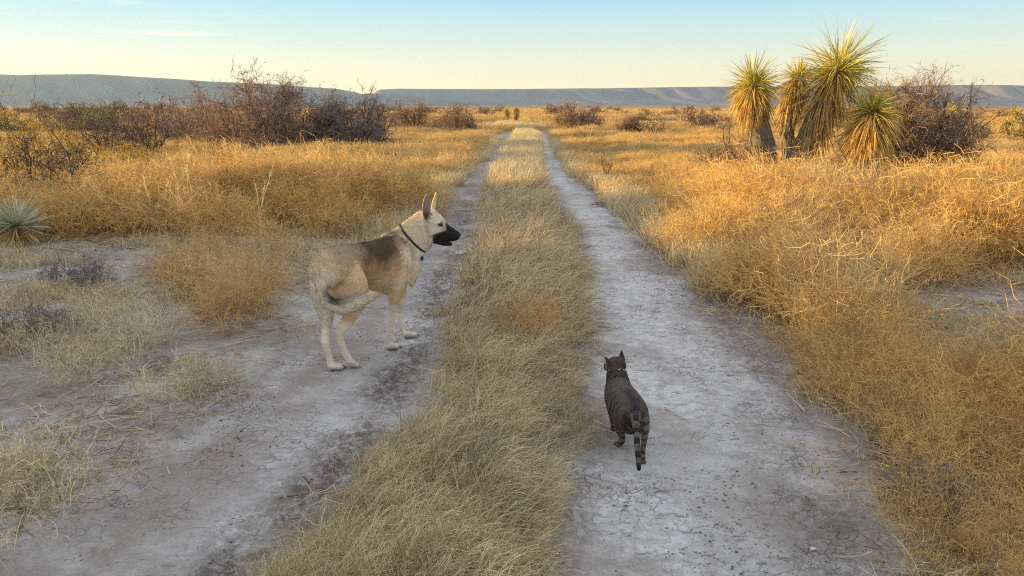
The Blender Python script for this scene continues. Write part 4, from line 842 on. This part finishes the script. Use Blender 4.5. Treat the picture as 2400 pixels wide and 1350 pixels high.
def mixv(a, b, f): return a * (1 - f[:, None]) + np.array(b)[None] * f[:, None]
def blob(P, c, r): return np.exp(-((P - np.array(c)) ** 2 / np.array(r) ** 2).sum(1))

# --- dog: stands on the left track facing away, its head turned to the right
HC = np.array([-.975, 4.055, 0]); th = R(60); FW = np.array([math.cos(th), math.sin(th), 0]); RT = np.array([math.sin(th), -math.cos(th), 0]); UP = np.array([0, 0, 1.])
dl = lambda s_, w_, z_: HC + FW * s_ + RT * w_ + UP * z_
gz = hz(-.9, 4.25)
dog = empty('dog', (-.85, 4.3, gz)); tag(dog, 'cream and tan shepherd dog with black muzzle standing on the left track looking right', 'dog')
D = Beast()
def sec(s_, z_, hh_, hw_, w_=0.0): return (dl(s_, w_, z_), UP * hh_, RT * hw_)
D.loft(0, [sec(-.165, .575, .045, .05), sec(-.13, .575, .095, .085), sec(-.06, .578, .115, .108), sec(.03, .578, .115, .112), sec(.12, .574, .112, .105), sec(.22, .550, .132, .110), sec(.32, .522, .156, .118),
           sec(.41, .505, .176, .122), sec(.49, .508, .174, .112, .005), sec(.56, .540, .122, .088, .015), sec(.60, .555, .065, .05, .02)], 60, 28)
# neck and head
D.prof(1, [((893, 549), (968, 672), 4.50, .088), ((912, 542), (985, 636), 4.52, .084), ((928, 533), (992, 606), 4.55, .074), ((945, 521), (995, 592), 4.57, .064), ((963, 508), (1003, 588), 4.59, .058), ((981, 496), (1010, 580), 4.60, .054), ((1000, 494), (1014, 568), 4.60, .045)], 40)
D.prof(2, [((985, 500), (994, 555), 4.60, .036), ((998, 491), (1003, 564), 4.60, .054), ((1013, 488), (1012, 568), 4.60, .058), ((1025, 496), (1021, 569), 4.60, .055), ((1036, 506), (1029, 569), 4.60, .047), ((1043.5, 516), (1036, 568), 4.60, .038), ((1049, 525), (1042, 567), 4.60, .033),
           ((1058, 531), (1050, 566), 4.60, .030), ((1067, 537), (1060, 566), 4.60, .027), ((1074, 542), (1069, 564), 4.60, .023), ((1079, 546.5), (1076, 560), 4.60, .014)], 60)
D.prof(3, [((1008, 556), (1011, 568), 4.60, .035), ((1026, 560), (1025, 572.5), 4.60, .030), ((1042, 564), (1040, 576), 4.60, .024), ((1054, 567.5), (1053, 576.5), 4.60, .018), ((1060, 569.5), (1060, 575.5), 4.60, .011)], 24)
def ear(part, pts):
    """pts: (px, py, Y, half width px, facing yaw deg)"""
    C = np.array([at(p_[0], p_[1], p_[2]) for p_ in pts]); T = tangents(C[None])[0]; rows = []
    for p_, c, t in zip(pts, C, T):
        y = R(p_[4]); e = unit(np.array([math.cos(y), math.sin(y), 0])); e = unit(e - t * e.dot(t)); d = np.cross(t, e); w = p_[3] * 4.75 / FPX; rows.append((c, e * w, d * .008))
    D.loft(part, rows, 24, 16)
ear(4, [(1000, 513, 4.555, 8.5, 12), (999.5, 499, 4.55, 10.5, 12), (999.5, 485, 4.548, 10.5, 14), (999.5, 473, 4.548, 9.0, 16), (1000, 462, 4.55, 5.8, 18), (1000, 453.5, 4.552, 1.0, 20)])
ear(5, [(1014, 500, 4.645, 7.5, 40), (1015.5, 486, 4.655, 6.8, 45), (1018, 474, 4.66, 6.8, 42), (1020.5, 462, 4.66, 4.8, 42), (1022.5, 450, 4.66, .8, 50)])
# legs
D.limb(6, [(925, 600, 4.42, 24, .045), (932, 635, 4.40, 25, .048), (930, 668, 4.39, 20, .044), (925, 695, 4.385, 15, .040), (921.5, 720, 4.385, 11.5, .031), (917, 748, 4.388, 9.5, .025), (912.5, 776, 4.39, 8.8, .024), (912.0, 787, 4.392, 7.8, .021), (912, 800, 4.395, 7.2, .020), (915, 809, 4.40, 8.5, .024)], 50)
D.limb(7, [(935, 640, 4.56, 20, .04), (938, 680, 4.60, 15, .036), (938, 715, 4.60, 11, .028), (937.5, 745, 4.60, 8.8, .023), (939, 763, 4.60, 8.2, .022), (944, 774, 4.605, 7.0, .019), (950, 784, 4.61, 7.6, .020)], 40)
D.limb(8, [(752, 640, 4.02, 24, .055), (753, 672, 4.00, 27, .06), (757, 700, 3.99, 26, .052), (762, 728, 3.99, 20, .040), (765, 752, 3.99, 14.5, .030), (764, 778, 3.985, 10.5, .024), (762.5, 802, 3.98, 11, .021), (767, 820, 4.0, 8.6, .018), (772, 838, 4.02, 8.4, .018), (775, 852, 4.03, 10, .022)], 50)
D.limb(9, [(798, 600, 4.09, 24, .03), (804, 634, 4.045, 42, .050), (814, 674, 4.03, 50, .060), (829, 704, 4.04, 33, .050), (827, 728, 4.05, 21, .036), (813, 755, 4.03, 15.5, .028), (797, 779, 4.0, 12.5, .022), (799, 800, 4.01, 9.5, .018), (807, 822, 4.035, 8.8, .017), (816, 839, 4.05, 10, .020)], 50)
def paw(part, px, py, Y, yaw, L=.085, Wd=.027, tipdown=0):
    L *= .9
    c = at(px, py, Y); c[2] = gz + (.017 if not tipdown else .030); f = np.array([math.cos(R(yaw)), math.sin(R(yaw)), -tipdown]); f = unit(f); r = unit(np.cross(f, [0, 0, 1])); u = np.cross(r, f)
    D.loft(part, [(c - f * L * .42 + u * .006, u * .020, r * Wd * .75), (c - f * L * .1 + u * .006, u * .024, r * Wd), (c + f * L * .25 + u * .0, u * .020, r * Wd * 1.08), (c + f * L * .45 - u * .003, u * .013, r * Wd * .9)], 16, 16)
    for k in (-1.5, -.5, .5, 1.5):
        q = c + r * k * Wd * .60 + f * (L * (.42 - .05 * abs(k))); D.loft(part, [(q - f * .014, u * .013, r * .008), (q + u * .002, u * .0165, r * .0085), (q + f * .012 - u * .003, u * .010, r * .007)], 8, 10)
    for k in (-1.5, -.5, .5, 1.5):
        q = c + r * k * Wd * .60 + f * (L * (.42 - .05 * abs(k)) + .018) - u * .003; claws.append((q, f))
claws = []
paw(10, 919, 810, 4.40, 25); paw(11, 961, 781, 4.64, 22, L=.095); paw(12, 785, 853, 4.03, 18, L=.095); paw(13, 824, 845, 4.055, 45, L=.085, tipdown=.55)
# tail
D.limb(14, [(747, 640, 3.93, 11, .04), (749, 665, 3.90, 10, .034), (757, 690, 3.885, 12, .034), (774, 711, 3.875, 14.5, .032), (800, 719, 3.875, 17.5, .034), (828, 713, 3.89, 17, .034), (852, 703, 3.92, 12.5, .028), (872, 694, 3.95, 9, .022), (887, 689, 3.97, 3, .008)], 60)
CREAM, TAN, RUST, SADDLE, WHITE, BLK = (.66, .51, .34), (.60, .41, .225), (.42, .22, .095), (.058, .037, .022), (.70, .60, .47), (.010, .009, .009)
def dog_coat(P, N, part, t, fl):
    rel = P - HC; s_ = rel @ FW; w_ = rel @ RT; z_ = P[:, 2]; n1 = fbm(P[:, 0] * 22 + P[:, 1] * 9, P[:, 2] * 22, 4, 3) - .5
    n2 = fbm(s_ * 8 + 3, (z_ + np.abs(w_)) * 8, 8, 3) - .5
    z2 = z_ + n1 * .05; col = np.tile(np.array(TAN), (len(P), 1)); ln = np.full(len(P), .016)
    tor = np.isin(part, [0, 1, 6, 8, 9, 7]); fd = fl.copy(); fd[part == 0] *= -1; fd[part == 1] *= -1; fd[:, 2] -= .35
    # flank: tan, lighter underneath and at the shoulder
    col = mixv(col, CREAM, sstep(.50, .40, z2) * .7)
    col = mixv(col, CREAM, np.exp(-((s_ + w_ * .3 - .44) / .05) ** 2) * .55)
    n5 = fbm(s_ * 30 + w_ * 20, z_ * 14, 44, 3) - .5; sad = sstep(.48, .66, z2 + .10 * n2 + .06 * n5) * sstep(.0, .30, s_ + n2 * .14 + n5 * .1) * sstep(.53, .33, s_ + n2 * .10 + n5 * .1 - (z_ - .6) * .3) * (part == 0)
    col = mixv(col, (.30, .195, .11), np.clip(sstep(.40, .60, z2 + .06 * n5) * sstep(-.12, .15, s_ + .1 * n5) * sstep(.60, .42, s_) * .6, 0, 1) * (part == 0))
    col = mixv(col, RUST, np.clip(sstep(.44, .54, z2) * sstep(.0, .15, s_) * sstep(.52, .40, s_) * .55, 0, 1) * (part == 0)); col = mixv(col, SADDLE, np.clip(sad * 1.35, 0, .92))
    grz = sstep(.55, .66, z2) * sstep(-.20, -.05, s_) * sstep(.22, .10, s_) * (part == 0); col = mixv(col, (.20, .15, .11), grz * .55)
    st = np.exp(-((s_ - .505 - (.69 - z_) * .30) / .026) ** 2) * sstep(.50, .60, z_) * np.isin(part, [0, 1, 6]); col = mixv(col, (.13, .07, .04), st * .9)
    top = sstep(.665, .685, z_) * sstep(.25, .35, s_) * sstep(.56, .48, s_) * (part == 0); col = mixv(col, SADDLE, top * .85)
    # buttocks and chest nearly white
    col = mixv(col, WHITE, sstep(-.06, -.13, s_ + n1 * .04) * sstep(.62, .54, z_) * np.isin(part, [0, 8, 9]) * .85)
    nk = part == 1; fx = P[:, 0]; chest = 0 * z_; c1 = np.tile(np.array((.60, .46, .28)), (len(P), 1)); c1 = mixv(c1, WHITE, chest); c1 = mixv(c1, (.60, .48, .32), sstep(-.64, -.56, fx)); c1 = mixv(c1, (.13, .07, .04), st * .6); c1 = mixv(c1, SADDLE, .5 * sstep(.68, .70, z_) * sstep(.60, .50, s_)); col[nk] = c1[nk]
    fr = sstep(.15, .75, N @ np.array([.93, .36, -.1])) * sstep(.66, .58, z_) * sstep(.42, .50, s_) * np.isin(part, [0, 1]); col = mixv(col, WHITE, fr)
    # legs
    for pt in (6, 7, 8, 9):
        q = part == pt; c = np.tile(np.array(TAN), (len(P), 1)); lo = sstep(.34, .20, z2) if pt in (6, 7) else sstep(.42, .20, z2)
        c = mixv(c, WHITE if pt in (7, 8) else (.66, .56, .43), lo if pt != 8 else sstep(.60, .48, z_)); k = q & (t > (.25 if pt in (6, 7) else .30)); col[k] = c[k]; ln[q & (t > .4)] = .008
    q = (part == 9) & (t > .45); hk = blob(P, at(820, 742, 4.03), (.05, .2, .05)); col[q] = mixv(col, (.50, .30, .15), hk * .8)[q]
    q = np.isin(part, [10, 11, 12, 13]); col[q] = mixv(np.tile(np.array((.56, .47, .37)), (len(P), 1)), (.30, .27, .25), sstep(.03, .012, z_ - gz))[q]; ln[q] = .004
    # tail: cream with a black line on its upper side
    q = part == 14; c = np.tile(np.array((.70, .57, .40)), (len(P), 1)); tn = N[:, 2]; c = mixv(c, (.04, .035, .035), np.clip(sstep(.15, .7, tn + n1 * .5) * sstep(.12, .22, t) * sstep(.62, .40, t) * .95, 0, 1)); c = mixv(c, (.25, .2, .16), sstep(.2, .8, tn + n1) * sstep(.4, .5, t) * sstep(.85, .7, t) * .5); c = mixv(c, (.50, .36, .22), sstep(.75, .95, t) * .7)
    c = mixv(c, (.30, .2, .12), sstep(.10, .0, t) * sstep(0, .5, tn) * .5); col[q] = c[q]; ln[q] = .034
    ln[nk] = .020; ln[(part == 8) & (t < .5)] = .022
    # head
    q = np.isin(part, [2, 3]); s0 = at(1000, 500, 4.6); sc = FPX / 4.77; u = 1000 + (P[:, 0] - s0[0]) * sc; v = 500 - (P[:, 2] - s0[2]) * sc * .97
    c = np.tile(np.array((.60, .48, .32)), (len(P), 1)); c = mixv(c, (.70, .62, .50), np.exp(-(((u - 1014) / 14) ** 2 + ((v - 545) / 16) ** 2)))
    edge = (v - (546 - (u - 1012) * .30)); back = 1012 + n1 * 5; mz = sstep(-2.5, 3.5, edge + n1 * 6) * sstep(back - 2, back + 3, u) ; mz = np.maximum(mz, sstep(1042, 1050, u - (v - 540) * .15 + n1 * 6)); c = mixv(c, (.16, .13, .11), np.clip(np.exp(-(((u - 1040) / 8) ** 2 + ((v - 534) / 8) ** 2)), 0, 1) * .6)
    c = mixv(c, BLK, np.clip(mz * .985, 0, 1)); c = mixv(c, (.02, .016, .014), np.clip(1.6 * np.exp(-(((u - 1032) / 6.0) ** 2 + ((v - 524 - (u - 1032) * .2) / 3.2) ** 2)), 0, 1)); c = mixv(c, (.03, .02, .02), np.clip(np.exp(-(((u - 1036) / 4) ** 2 + ((v - 518) / 4) ** 2)), 0, 1) * .6)
    c = mixv(c, (.05, .04, .03), np.exp(-(((u - 1010) / 2.2) ** 2 + ((v - 548) / 2.0) ** 2))); c = mixv(c, (.34, .25, .17), np.exp(-(((u - 1025) / 9) ** 2 + ((v - 497) / 5) ** 2)) * .35); c = mixv(c, (.10, .07, .05), np.exp(-(((u - 1004) / 4) ** 2 + ((v - 514) / 6) ** 2)) * .7); c = mixv(c, (.42, .33, .22), np.exp(-(((u - 1003) / 7) ** 2 + ((v - 535) / 18) ** 2)) * .6)
    col[q] = c[q]; ln[q] = np.where(u[q] > 1038, .003, .008); ln[q & (u < 1010)] = .012
    q = part == 4; inn = sstep(.2, .6, -N[:, 1]); c = mixv(np.tile(np.array((.60, .44, .24)), (len(P), 1)), (.24, .17, .145), inn * sstep(-.1, .15, t)); c = mixv(c, (.04, .03, .028), np.exp(-(((u - 1001) / 6) ** 2 + ((v - 503) / 12) ** 2)) * inn); col[q] = c[q]; ln[q] = .005
    q = part == 5; col[q] = mixv(np.tile(np.array((.60, .44, .24)), (len(P), 1)), (.22, .15, .12), sstep(.3, .0, t) * .6)[q]; ln[q] = .005
    fd[np.isin(part, [2, 3])] *= [-1, -1, 1]
    n4 = fbm(s_ * 14 + w_ * 10, z_ * 60 + s_ * 20, 24, 3) - .5
    return np.clip(col * 1.18 * (1 + n1[:, None] * .18 + n4[:, None] * .45), .006, .92), ln, fd
D.finish(dog, .0050, dog_coat, 6)
D.fur(dog, 200000, .0007, 61)
ROOT = np.array(dog.location)
def uvball(name, c, r, mat, parent, scale=(1, 1, 1), base=None):
    bm = bmesh.new(); bmesh.ops.create_uvsphere(bm, u_segments=20, v_segments=14, radius=r)
    for v in bm.verts: v.co = Vector((v.co.x * scale[0], v.co.y * scale[1], v.co.z * scale[2]))
    for f in bm.faces: f.smooth = True
    me = bpy.data.meshes.new(name); bm.to_mesh(me); bm.free(); me.materials.append(mat); return link(name, me, parent, np.array(c) - (base if base is not None else ROOT))
def skin_hit(B, root, px, py, Y0, depth=0.0):
    """where the sight line of this pixel meets the skin"""
    bv = BVHTree.FromPolygons([tuple(p_) for p_ in B.P], [tuple(p_.vertices) for p_ in B.body.polygons]); o = np.array([0, 0, CAM_H]); d = unit(at(px, py, Y0) - o); h = bv.ray_cast(Vector(o - np.array(root.location)), Vector(d)); return np.array(h[0]) + np.array(root.location) + d * depth if h[0] else at(px, py, Y0)
uvball('eye', skin_hit(D, dog, 1033, 524.5, 4.6, .006), .0125, M_EYE, dog, (1.1, .8, .8))
uvball('eye', at(1036, 523, 4.64), .0105, M_EYE, dog, (1.1, .8, .8))
uvball('nose', at(1076.5, 549.5, 4.60), .0145, M_BLACK, dog, (.85, 1.05, .9))
uvball('mouth', skin_hit(D, dog, 1055, 566.3, 4.6, .004), .010, M_GUM, dog, (1.5, .5, .38))
def ring(B, root, c, nrm, up, r_out, thick, wid, mat, name='collar', n=48):
    """a strap lying on the skin: rays from the neck's middle find the skin all round"""
    base = np.array(root.location); bv = BVHTree.FromPolygons([tuple(p_) for p_ in B.P], [tuple(p_.vertices) for p_ in B.body.polygons]); nrm = unit(np.array(nrm, float)); up = unit(np.array(up) - nrm * np.dot(up, nrm)); sd_ = np.cross(nrm, up); rad = []
    for k in range(n):
        a = 2 * math.pi * k / n; d = up * math.cos(a) + sd_ * math.sin(a); h = bv.ray_cast(Vector(c - base), Vector(d)); rad.append(min(h[3], r_out) if h[0] else r_out)
    rad = np.array(rad); rad = (rad + np.roll(rad, 1) + np.roll(rad, -1)) / 3 + thick; V = []
    for k in range(n):
        a = 2 * math.pi * k / n; d = up * math.cos(a) + sd_ * math.sin(a)
        for (dr, dn) in ((0, -wid), (thick, -wid * .8), (thick, wid * .8), (0, wid), (-thick * 2, 0)): V.append(c - base + d * (rad[k] + dr) + nrm * dn)
    i = np.arange(n)[:, None] * 5; j = ((np.arange(n) + 1) % n)[:, None] * 5; k5 = np.arange(5)[None]; F = np.stack([i + k5, j + k5, j + (k5 + 1) % 5, i + (k5 + 1) % 5], -1).reshape(-1, 4)
    return link(name, mesh_from(name, V, [F], mat, True), root)
M_STRAP = simple_mat('dark_webbing', (.016, .016, .018), .6); M_TAGB = simple_mat('blue_enamel', (.015, .06, .30), .25, metal=.3); M_METAL = simple_mat('steel_ring', (.55, .55, .55), .3, metal=1.0)
ca, cb_ = at(938, 528, 4.56), at(994, 590, 4.56); cc = (ca + cb_) / 2; ax = np.cross(unit(ca - cb_), [0, 1, 0]); col_ = ring(D, dog, cc, ax, ca - cb_, .13, .003, .008, M_STRAP)
tg = at(989, 606, 4.50); bm = bmesh.new(); bmesh.ops.create_cone(bm, cap_ends=True, segments=24, radius1=.014, radius2=.014, depth=.003, matrix=Matrix.Rotation(R(90), 4, 'X')); bmesh.ops.bevel(bm, geom=bm.edges[:], offset=.0006, segments=1, affect='EDGES')
me = bpy.data.meshes.new('tag'); bm.to_mesh(me); bm.free(); me.materials.append(M_TAGB); o = link('tag', me, col_, tg - ROOT); o.rotation_euler = (.25, 0, .5); o.scale = (.75, 1, 1.2)
TH = np.linspace(0, 2 * math.pi, 17)[None, :, None]; rg = at(991, 595, 4.50) - ROOT; Pn = rg + np.concatenate([np.cos(TH) * .007, np.zeros_like(TH), np.sin(TH) * .010], -1); V, F = tubes(Pn, np.full((1, 17), .0016), 6); link('ring', mesh_from('ring', V, F, M_METAL, True), col_)
M_CLAW = simple_mat('claw', (.05, .04, .035), .4)
for q, f in claws:
    P_ = np.array([q, q + f * .006 - UP * .002, q + f * .011 - UP * .006]) - ROOT; V, F = tubes(P_[None], np.array([[.0032, .0024, .0005]]), 6); link('claw', mesh_from('claw', V, F, M_CLAW, True), dog)

# --- cat: brown tabby walking away along the right track, looking to the left
cx, cy = .53, 3.05; gc = hz(cx, cy)
cat = empty('cat', (cx, cy, gc)); tag(cat, 'dark brown tabby cat walking away down the right track with its ringed tail low', 'cat'); CR = np.array(cat.location)
C = Beast(); hv = unit(np.array([-.07, 1., 0])); rv = np.array([hv[1], -hv[0], 0]); CB = at(1480, 930, 3.0); CB[2] = 0
cl = lambda s_, w_, z_: CB + hv * s_ + rv * w_ + UP * (z_ + gc)
def cs(s_, z_, hh_, hw_, w_=0.): return (cl(s_, w_, z_), UP * hh_, rv * hw_)
C.loft(0, [cs(-.08, .185, .035, .035), cs(-.06, .178, .066, .060), cs(-.01, .175, .083, .077), cs(.06, .170, .088, .081), cs(.13, .167, .088, .080), cs(.20, .168, .084, .073), cs(.26, .176, .078, .066), cs(.31, .19, .060, .050)], 50, 26)
HD = at(1442, 857, 3.36); hy = R(150); hf_ = np.array([math.cos(hy), math.sin(hy), -.12]); hf_ = unit(hf_); hr = unit(np.cross(hf_, UP)); hu = np.cross(hr, hf_)
n0 = cl(.25, 0, .19); nd = HD - n0
C.loft(1, [(n0, UP * .070, rv * .062), (n0 + nd * .4, (UP * .9 - hv * .3) * .058, rv * .054), (n0 + nd * .7, (UP * .8 - hv * .4) * .050, rv * .046), (n0 + nd, (UP * .8 - hv * .4) * .040, rv * .040)], 24)
C.loft(2, [(HD - hf_ * .046, hu * .022, hr * .026), (HD - hf_ * .032, hu * .038, hr * .042), (HD - hf_ * .010, hu * .044, hr * .054), (HD + hf_ * .015, hu * .041, hr * .051), (HD + hf_ * .034, hu * .031, hr * .037), (HD + hf_ * .046 - hu * .006, hu * .020, hr * .024), (HD + hf_ * .055 - hu * .010, hu * .011, hr * .015)], 36, 20)
def cat_ear(part, bx, by, tx, ty, Y, w, yaw):
    b, q = at(bx, by, Y), at(tx, ty, Y); e = np.array([math.cos(R(yaw)), math.sin(R(yaw)), 0]); t = unit(q - b); e = unit(e - t * e.dot(t)); d = np.cross(e, t)
    C.loft(part, [(b + (q - b) * f, e * w * k, d * m) for f, k, m in ((-.25, 1.0, .008), (.0, 1.05, .006), (.3, .90, .005), (.65, .52, .0042), (1.0, .10, .003))], 18, 14)
cat_ear(3, 1434, 860, 1417.5, 835, 3.325, .021, 15); cat_ear(4, 1456.5, 843, 1457, 819.5, 3.39, .018, -10)
C.limb(5, [(1462, 955, 3.02, 14, .030), (1456, 982, 3.0, 19, .040), (1453, 1004, 3.02, 13.5, .030), (1457, 1020, 3.03, 9, .018), (1458, 1032, 3.03, 8, .014), (1452, 1039, 3.05, 7.5, .016), (1445, 1037, 3.07, 7, .014), (1441, 1034, 3.09, 5, .011)], 40)
C.limb(6, [(1500, 955, 3.0, 14, .030), (1506, 980, 2.96, 17, .040), (1510, 1005, 2.93, 12.5, .030), (1510, 1030, 2.90, 8.5, .017), (1507, 1055, 2.89, 6.5, .013), (1507, 1076, 2.89, 7, .015), (1508, 1084, 2.91, 8, .014)], 40)
C.loft(7, [cs(.20, .15, .03, .03, -.035), (cl(.20, -.035, .10), rv * .020, hv * .024), (cl(.19, -.032, .05), rv * .014, hv * .015), (cl(.195, -.032, .018), rv * .014, hv * .017), (cl(.215, -.032, .010), rv * .016, hv * .010)], 24)
C.loft(8, [cs(.24, .15, .03, .03, .04), (cl(.27, .04, .10), rv * .020, hv * .024), (cl(.29, .038, .05), rv * .014, hv * .015), (cl(.31, .038, .018), rv * .014, hv * .017), (cl(.33, .038, .010), rv * .016, hv * .010)], 24)
C.limb(9, [(1486, 940, 3.0, 12, .022), (1488, 962, 2.95, 14, .025), (1489.5, 980, 2.91, 12, .020), (1491, 1002, 2.875, 10, .017), (1493, 1030, 2.84, 8.8, .015), (1495, 1060, 2.80, 7.8, .013), (1496.5, 1085, 2.775, 6.8, .012), (1497.5, 1101, 2.765, 5.5, .010)], 60)
def cat_coat(P, N, part, t, fl):
    rel = P - CB; s_ = rel @ hv; w_ = rel @ rv; z_ = P[:, 2] - gc; n1 = fbm(P[:, 0] * 60, P[:, 1] * 60 + P[:, 2] * 60, 4, 3) - .5; n3 = fbm(s_ * 26, (z_ - np.abs(w_)) * 40, 14, 3) - .5
    c = np.tile(np.array((.070, .056, .047)), (len(P), 1)); stripe = np.sin(s_ * 125 + 7 * n3 + w_ * 12) ; band = sstep(-.1, .5, stripe + n1 * 2.2) * sstep(.27, .20, z_)
    c = mixv(c, (.11, .075, .048), sstep(.17, .08, z_) * .6); c = mixv(c, (.010, .009, .009), band * .75)
    c = mixv(c, (.020, .018, .020), np.exp(-((w_ + n1 * .02) / .021) ** 2) * sstep(.14, .06, s_) * (part == 0) * sstep(.12, .2, z_) * .95); c = mixv(c, (.018, .016, .017), sstep(.0, .25, n1) * .65)
    q = part == 1; c[q] = mixv(np.tile(np.array((.040, .028, .021)), (len(P), 1)), (.013, .011, .010), sstep(0, .5, np.sin(s_ * 160 + n3 * 5)) * .8)[q]
    hd = P - HD; hx, hy_, hz_ = hd @ hf_, hd @ hr, hd @ hu; q = part == 2; ch = np.tile(np.array((.055, .036, .024)), (len(P), 1)); ch = mixv(ch, (.26, .14, .06), sstep(.005, -.02, hz_) * sstep(-.015, .01, hx) * .8); ch = mixv(ch, (.018, .014, .012), sstep(.1, .6, np.sin(hy_ * 330 + n1 * 4)) * sstep(.0, .02, hz_) * .7 + sstep(.2, .7, np.sin(hx * 200 + hz_ * 90)) * sstep(.01, -.01, hz_) * .6); ch = mixv(ch, (.20, .14, .09), np.exp(-(((hx - .035) / .012) ** 2 + ((hz_ - .005) / .02) ** 2)) * .6); c[q] = ch[q]
    q = np.isin(part, [3, 4]); c[q] = mixv(np.tile(np.array((.045, .030, .024)), (len(P), 1)), (.20, .11, .09), sstep(.0, .5, N @ hf_ + N @ hr * .0) * .85)[q]
    for pt in (5, 6, 7, 8):
        q = part == pt; cc_ = mixv(np.tile(np.array((.10, .075, .055)), (len(P), 1)), (.018, .015, .014), sstep(0, .5, np.sin(z_ * 230 + n3 * 6)) * .8); cc_ = mixv(cc_, (.03, .022, .02), sstep(.8, 1., t) * .3); k = q & (t > .2); c[k] = cc_[k]
    q = (part == 5) & (t > .85); c[q] = np.array((.30, .25, .19))
    q = part == 9; ct = mixv(np.tile(np.array((.085, .078, .072)), (len(P), 1)), (.014, .014, .017), np.clip(sstep(-.45, .25, np.sin(t * 44 + n1 * 3.5)) + sstep(.42, .2, t) * .8 + sstep(.90, .94, t), 0, 1)); edge = sstep(.45, .8, np.abs(N[:, 0])) * sstep(.5, .3, t); ct = mixv(ct, (.16, .12, .08), edge * .5); c[q] = ct[q]
    ln = np.full(len(P), .010); ln[np.isin(part, [2, 3, 4])] = .005; ln[np.isin(part, [5, 6, 7, 8])] = .005; ln[part == 9] = .009; fd = fl.copy(); k = np.isin(part, [0, 1, 2]); fd[k] *= -1; fd[:, 2] -= .25
    return np.clip(c * np.array([1.55, 1.45, 1.35]) * (1 + n1[:, None] * .6), .004, .8), ln, fd
C.finish(cat, .0032, cat_coat, 6)
C.fur(cat, 110000, .0005, 62, .3, blend=.005)
M_CATC = simple_mat('pale_blue_strap', (.30, .42, .46), .5); M_CATC2 = simple_mat('black_strap', (.02, .02, .022), .6)
cn = n0 + nd * .62; cax = unit(nd); ccol = ring(C, cat, cn, cax, -hv + UP, .06, .001, .004, M_CATC2)
for da, L_ in ((.45, .008), (.05, .011)):
    d = unit((unit(-hv + UP) * math.cos(da) + np.cross(cax, unit(-hv + UP)) * math.sin(da))); bv = BVHTree.FromPolygons([tuple(p_) for p_ in C.P], [tuple(p_.vertices) for p_ in C.body.polygons]); h = bv.ray_cast(Vector(cn - CR), Vector(d)); uvball('buckle', cn + d * ((h[3] if h[0] else .045) + .007), L_ * .5, M_CATC, ccol, (1.3, .5, .6), CR)
uvball('eye', HD + hf_ * .040 - hr * .020 + hu * .008, .009, M_EYE, cat, base=CR); uvball('eye', HD + hf_ * .040 + hr * .020 + hu * .008, .009, M_EYE, cat, base=CR); uvball('nose', HD + hf_ * .054 - hu * .004, .0045, M_GUM, cat, base=CR)
g = np.random.default_rng(9); M_WH = simple_mat('whisker', (.7, .7, .7), .4); n_ = 12; sgn = np.where(np.arange(n_) % 2, 1., -1.)[:, None]; bs = HD + hf_ * .052 - hu * .012 + hr * .012 * sgn - CR
P_ = polyline(bs, hr * sgn + hf_ * .3 + g.normal(0, .25, (n_, 3)) - hu * .3, np.full(n_, .06), 5, .03, .15, g); V, F = tubes(P_, np.linspace(1, .3, 5)[None] * np.full((n_, 1), .0005), 3); link('whiskers', mesh_from('whiskers', V, F, M_WH), cat)
# ---------------------------------------------------------------- air
def haze():
    bm = bmesh.new(); bmesh.ops.create_cube(bm, size=1.0)
    for v in bm.verts: v.co.x *= 15800; v.co.y *= 15800; v.co.z = v.co.z * 306 + 147
    me = bpy.data.meshes.new('haze'); bm.to_mesh(me); bm.free()
    m, n, l = new_mat('evening_air'); out = n.new('ShaderNodeOutputMaterial'); pv = n.new('ShaderNodeVolumePrincipled')
    pv.inputs['Color'].default_value = (0.42, 0.62, 1.0, 1); pv.inputs['Density'].default_value = 7e-5; pv.inputs['Anisotropy'].default_value = 0.3
    l.new(pv.outputs[0], out.inputs['Volume']); me.materials.append(m)
    tag(link('haze', me), kind='stuff')
haze()
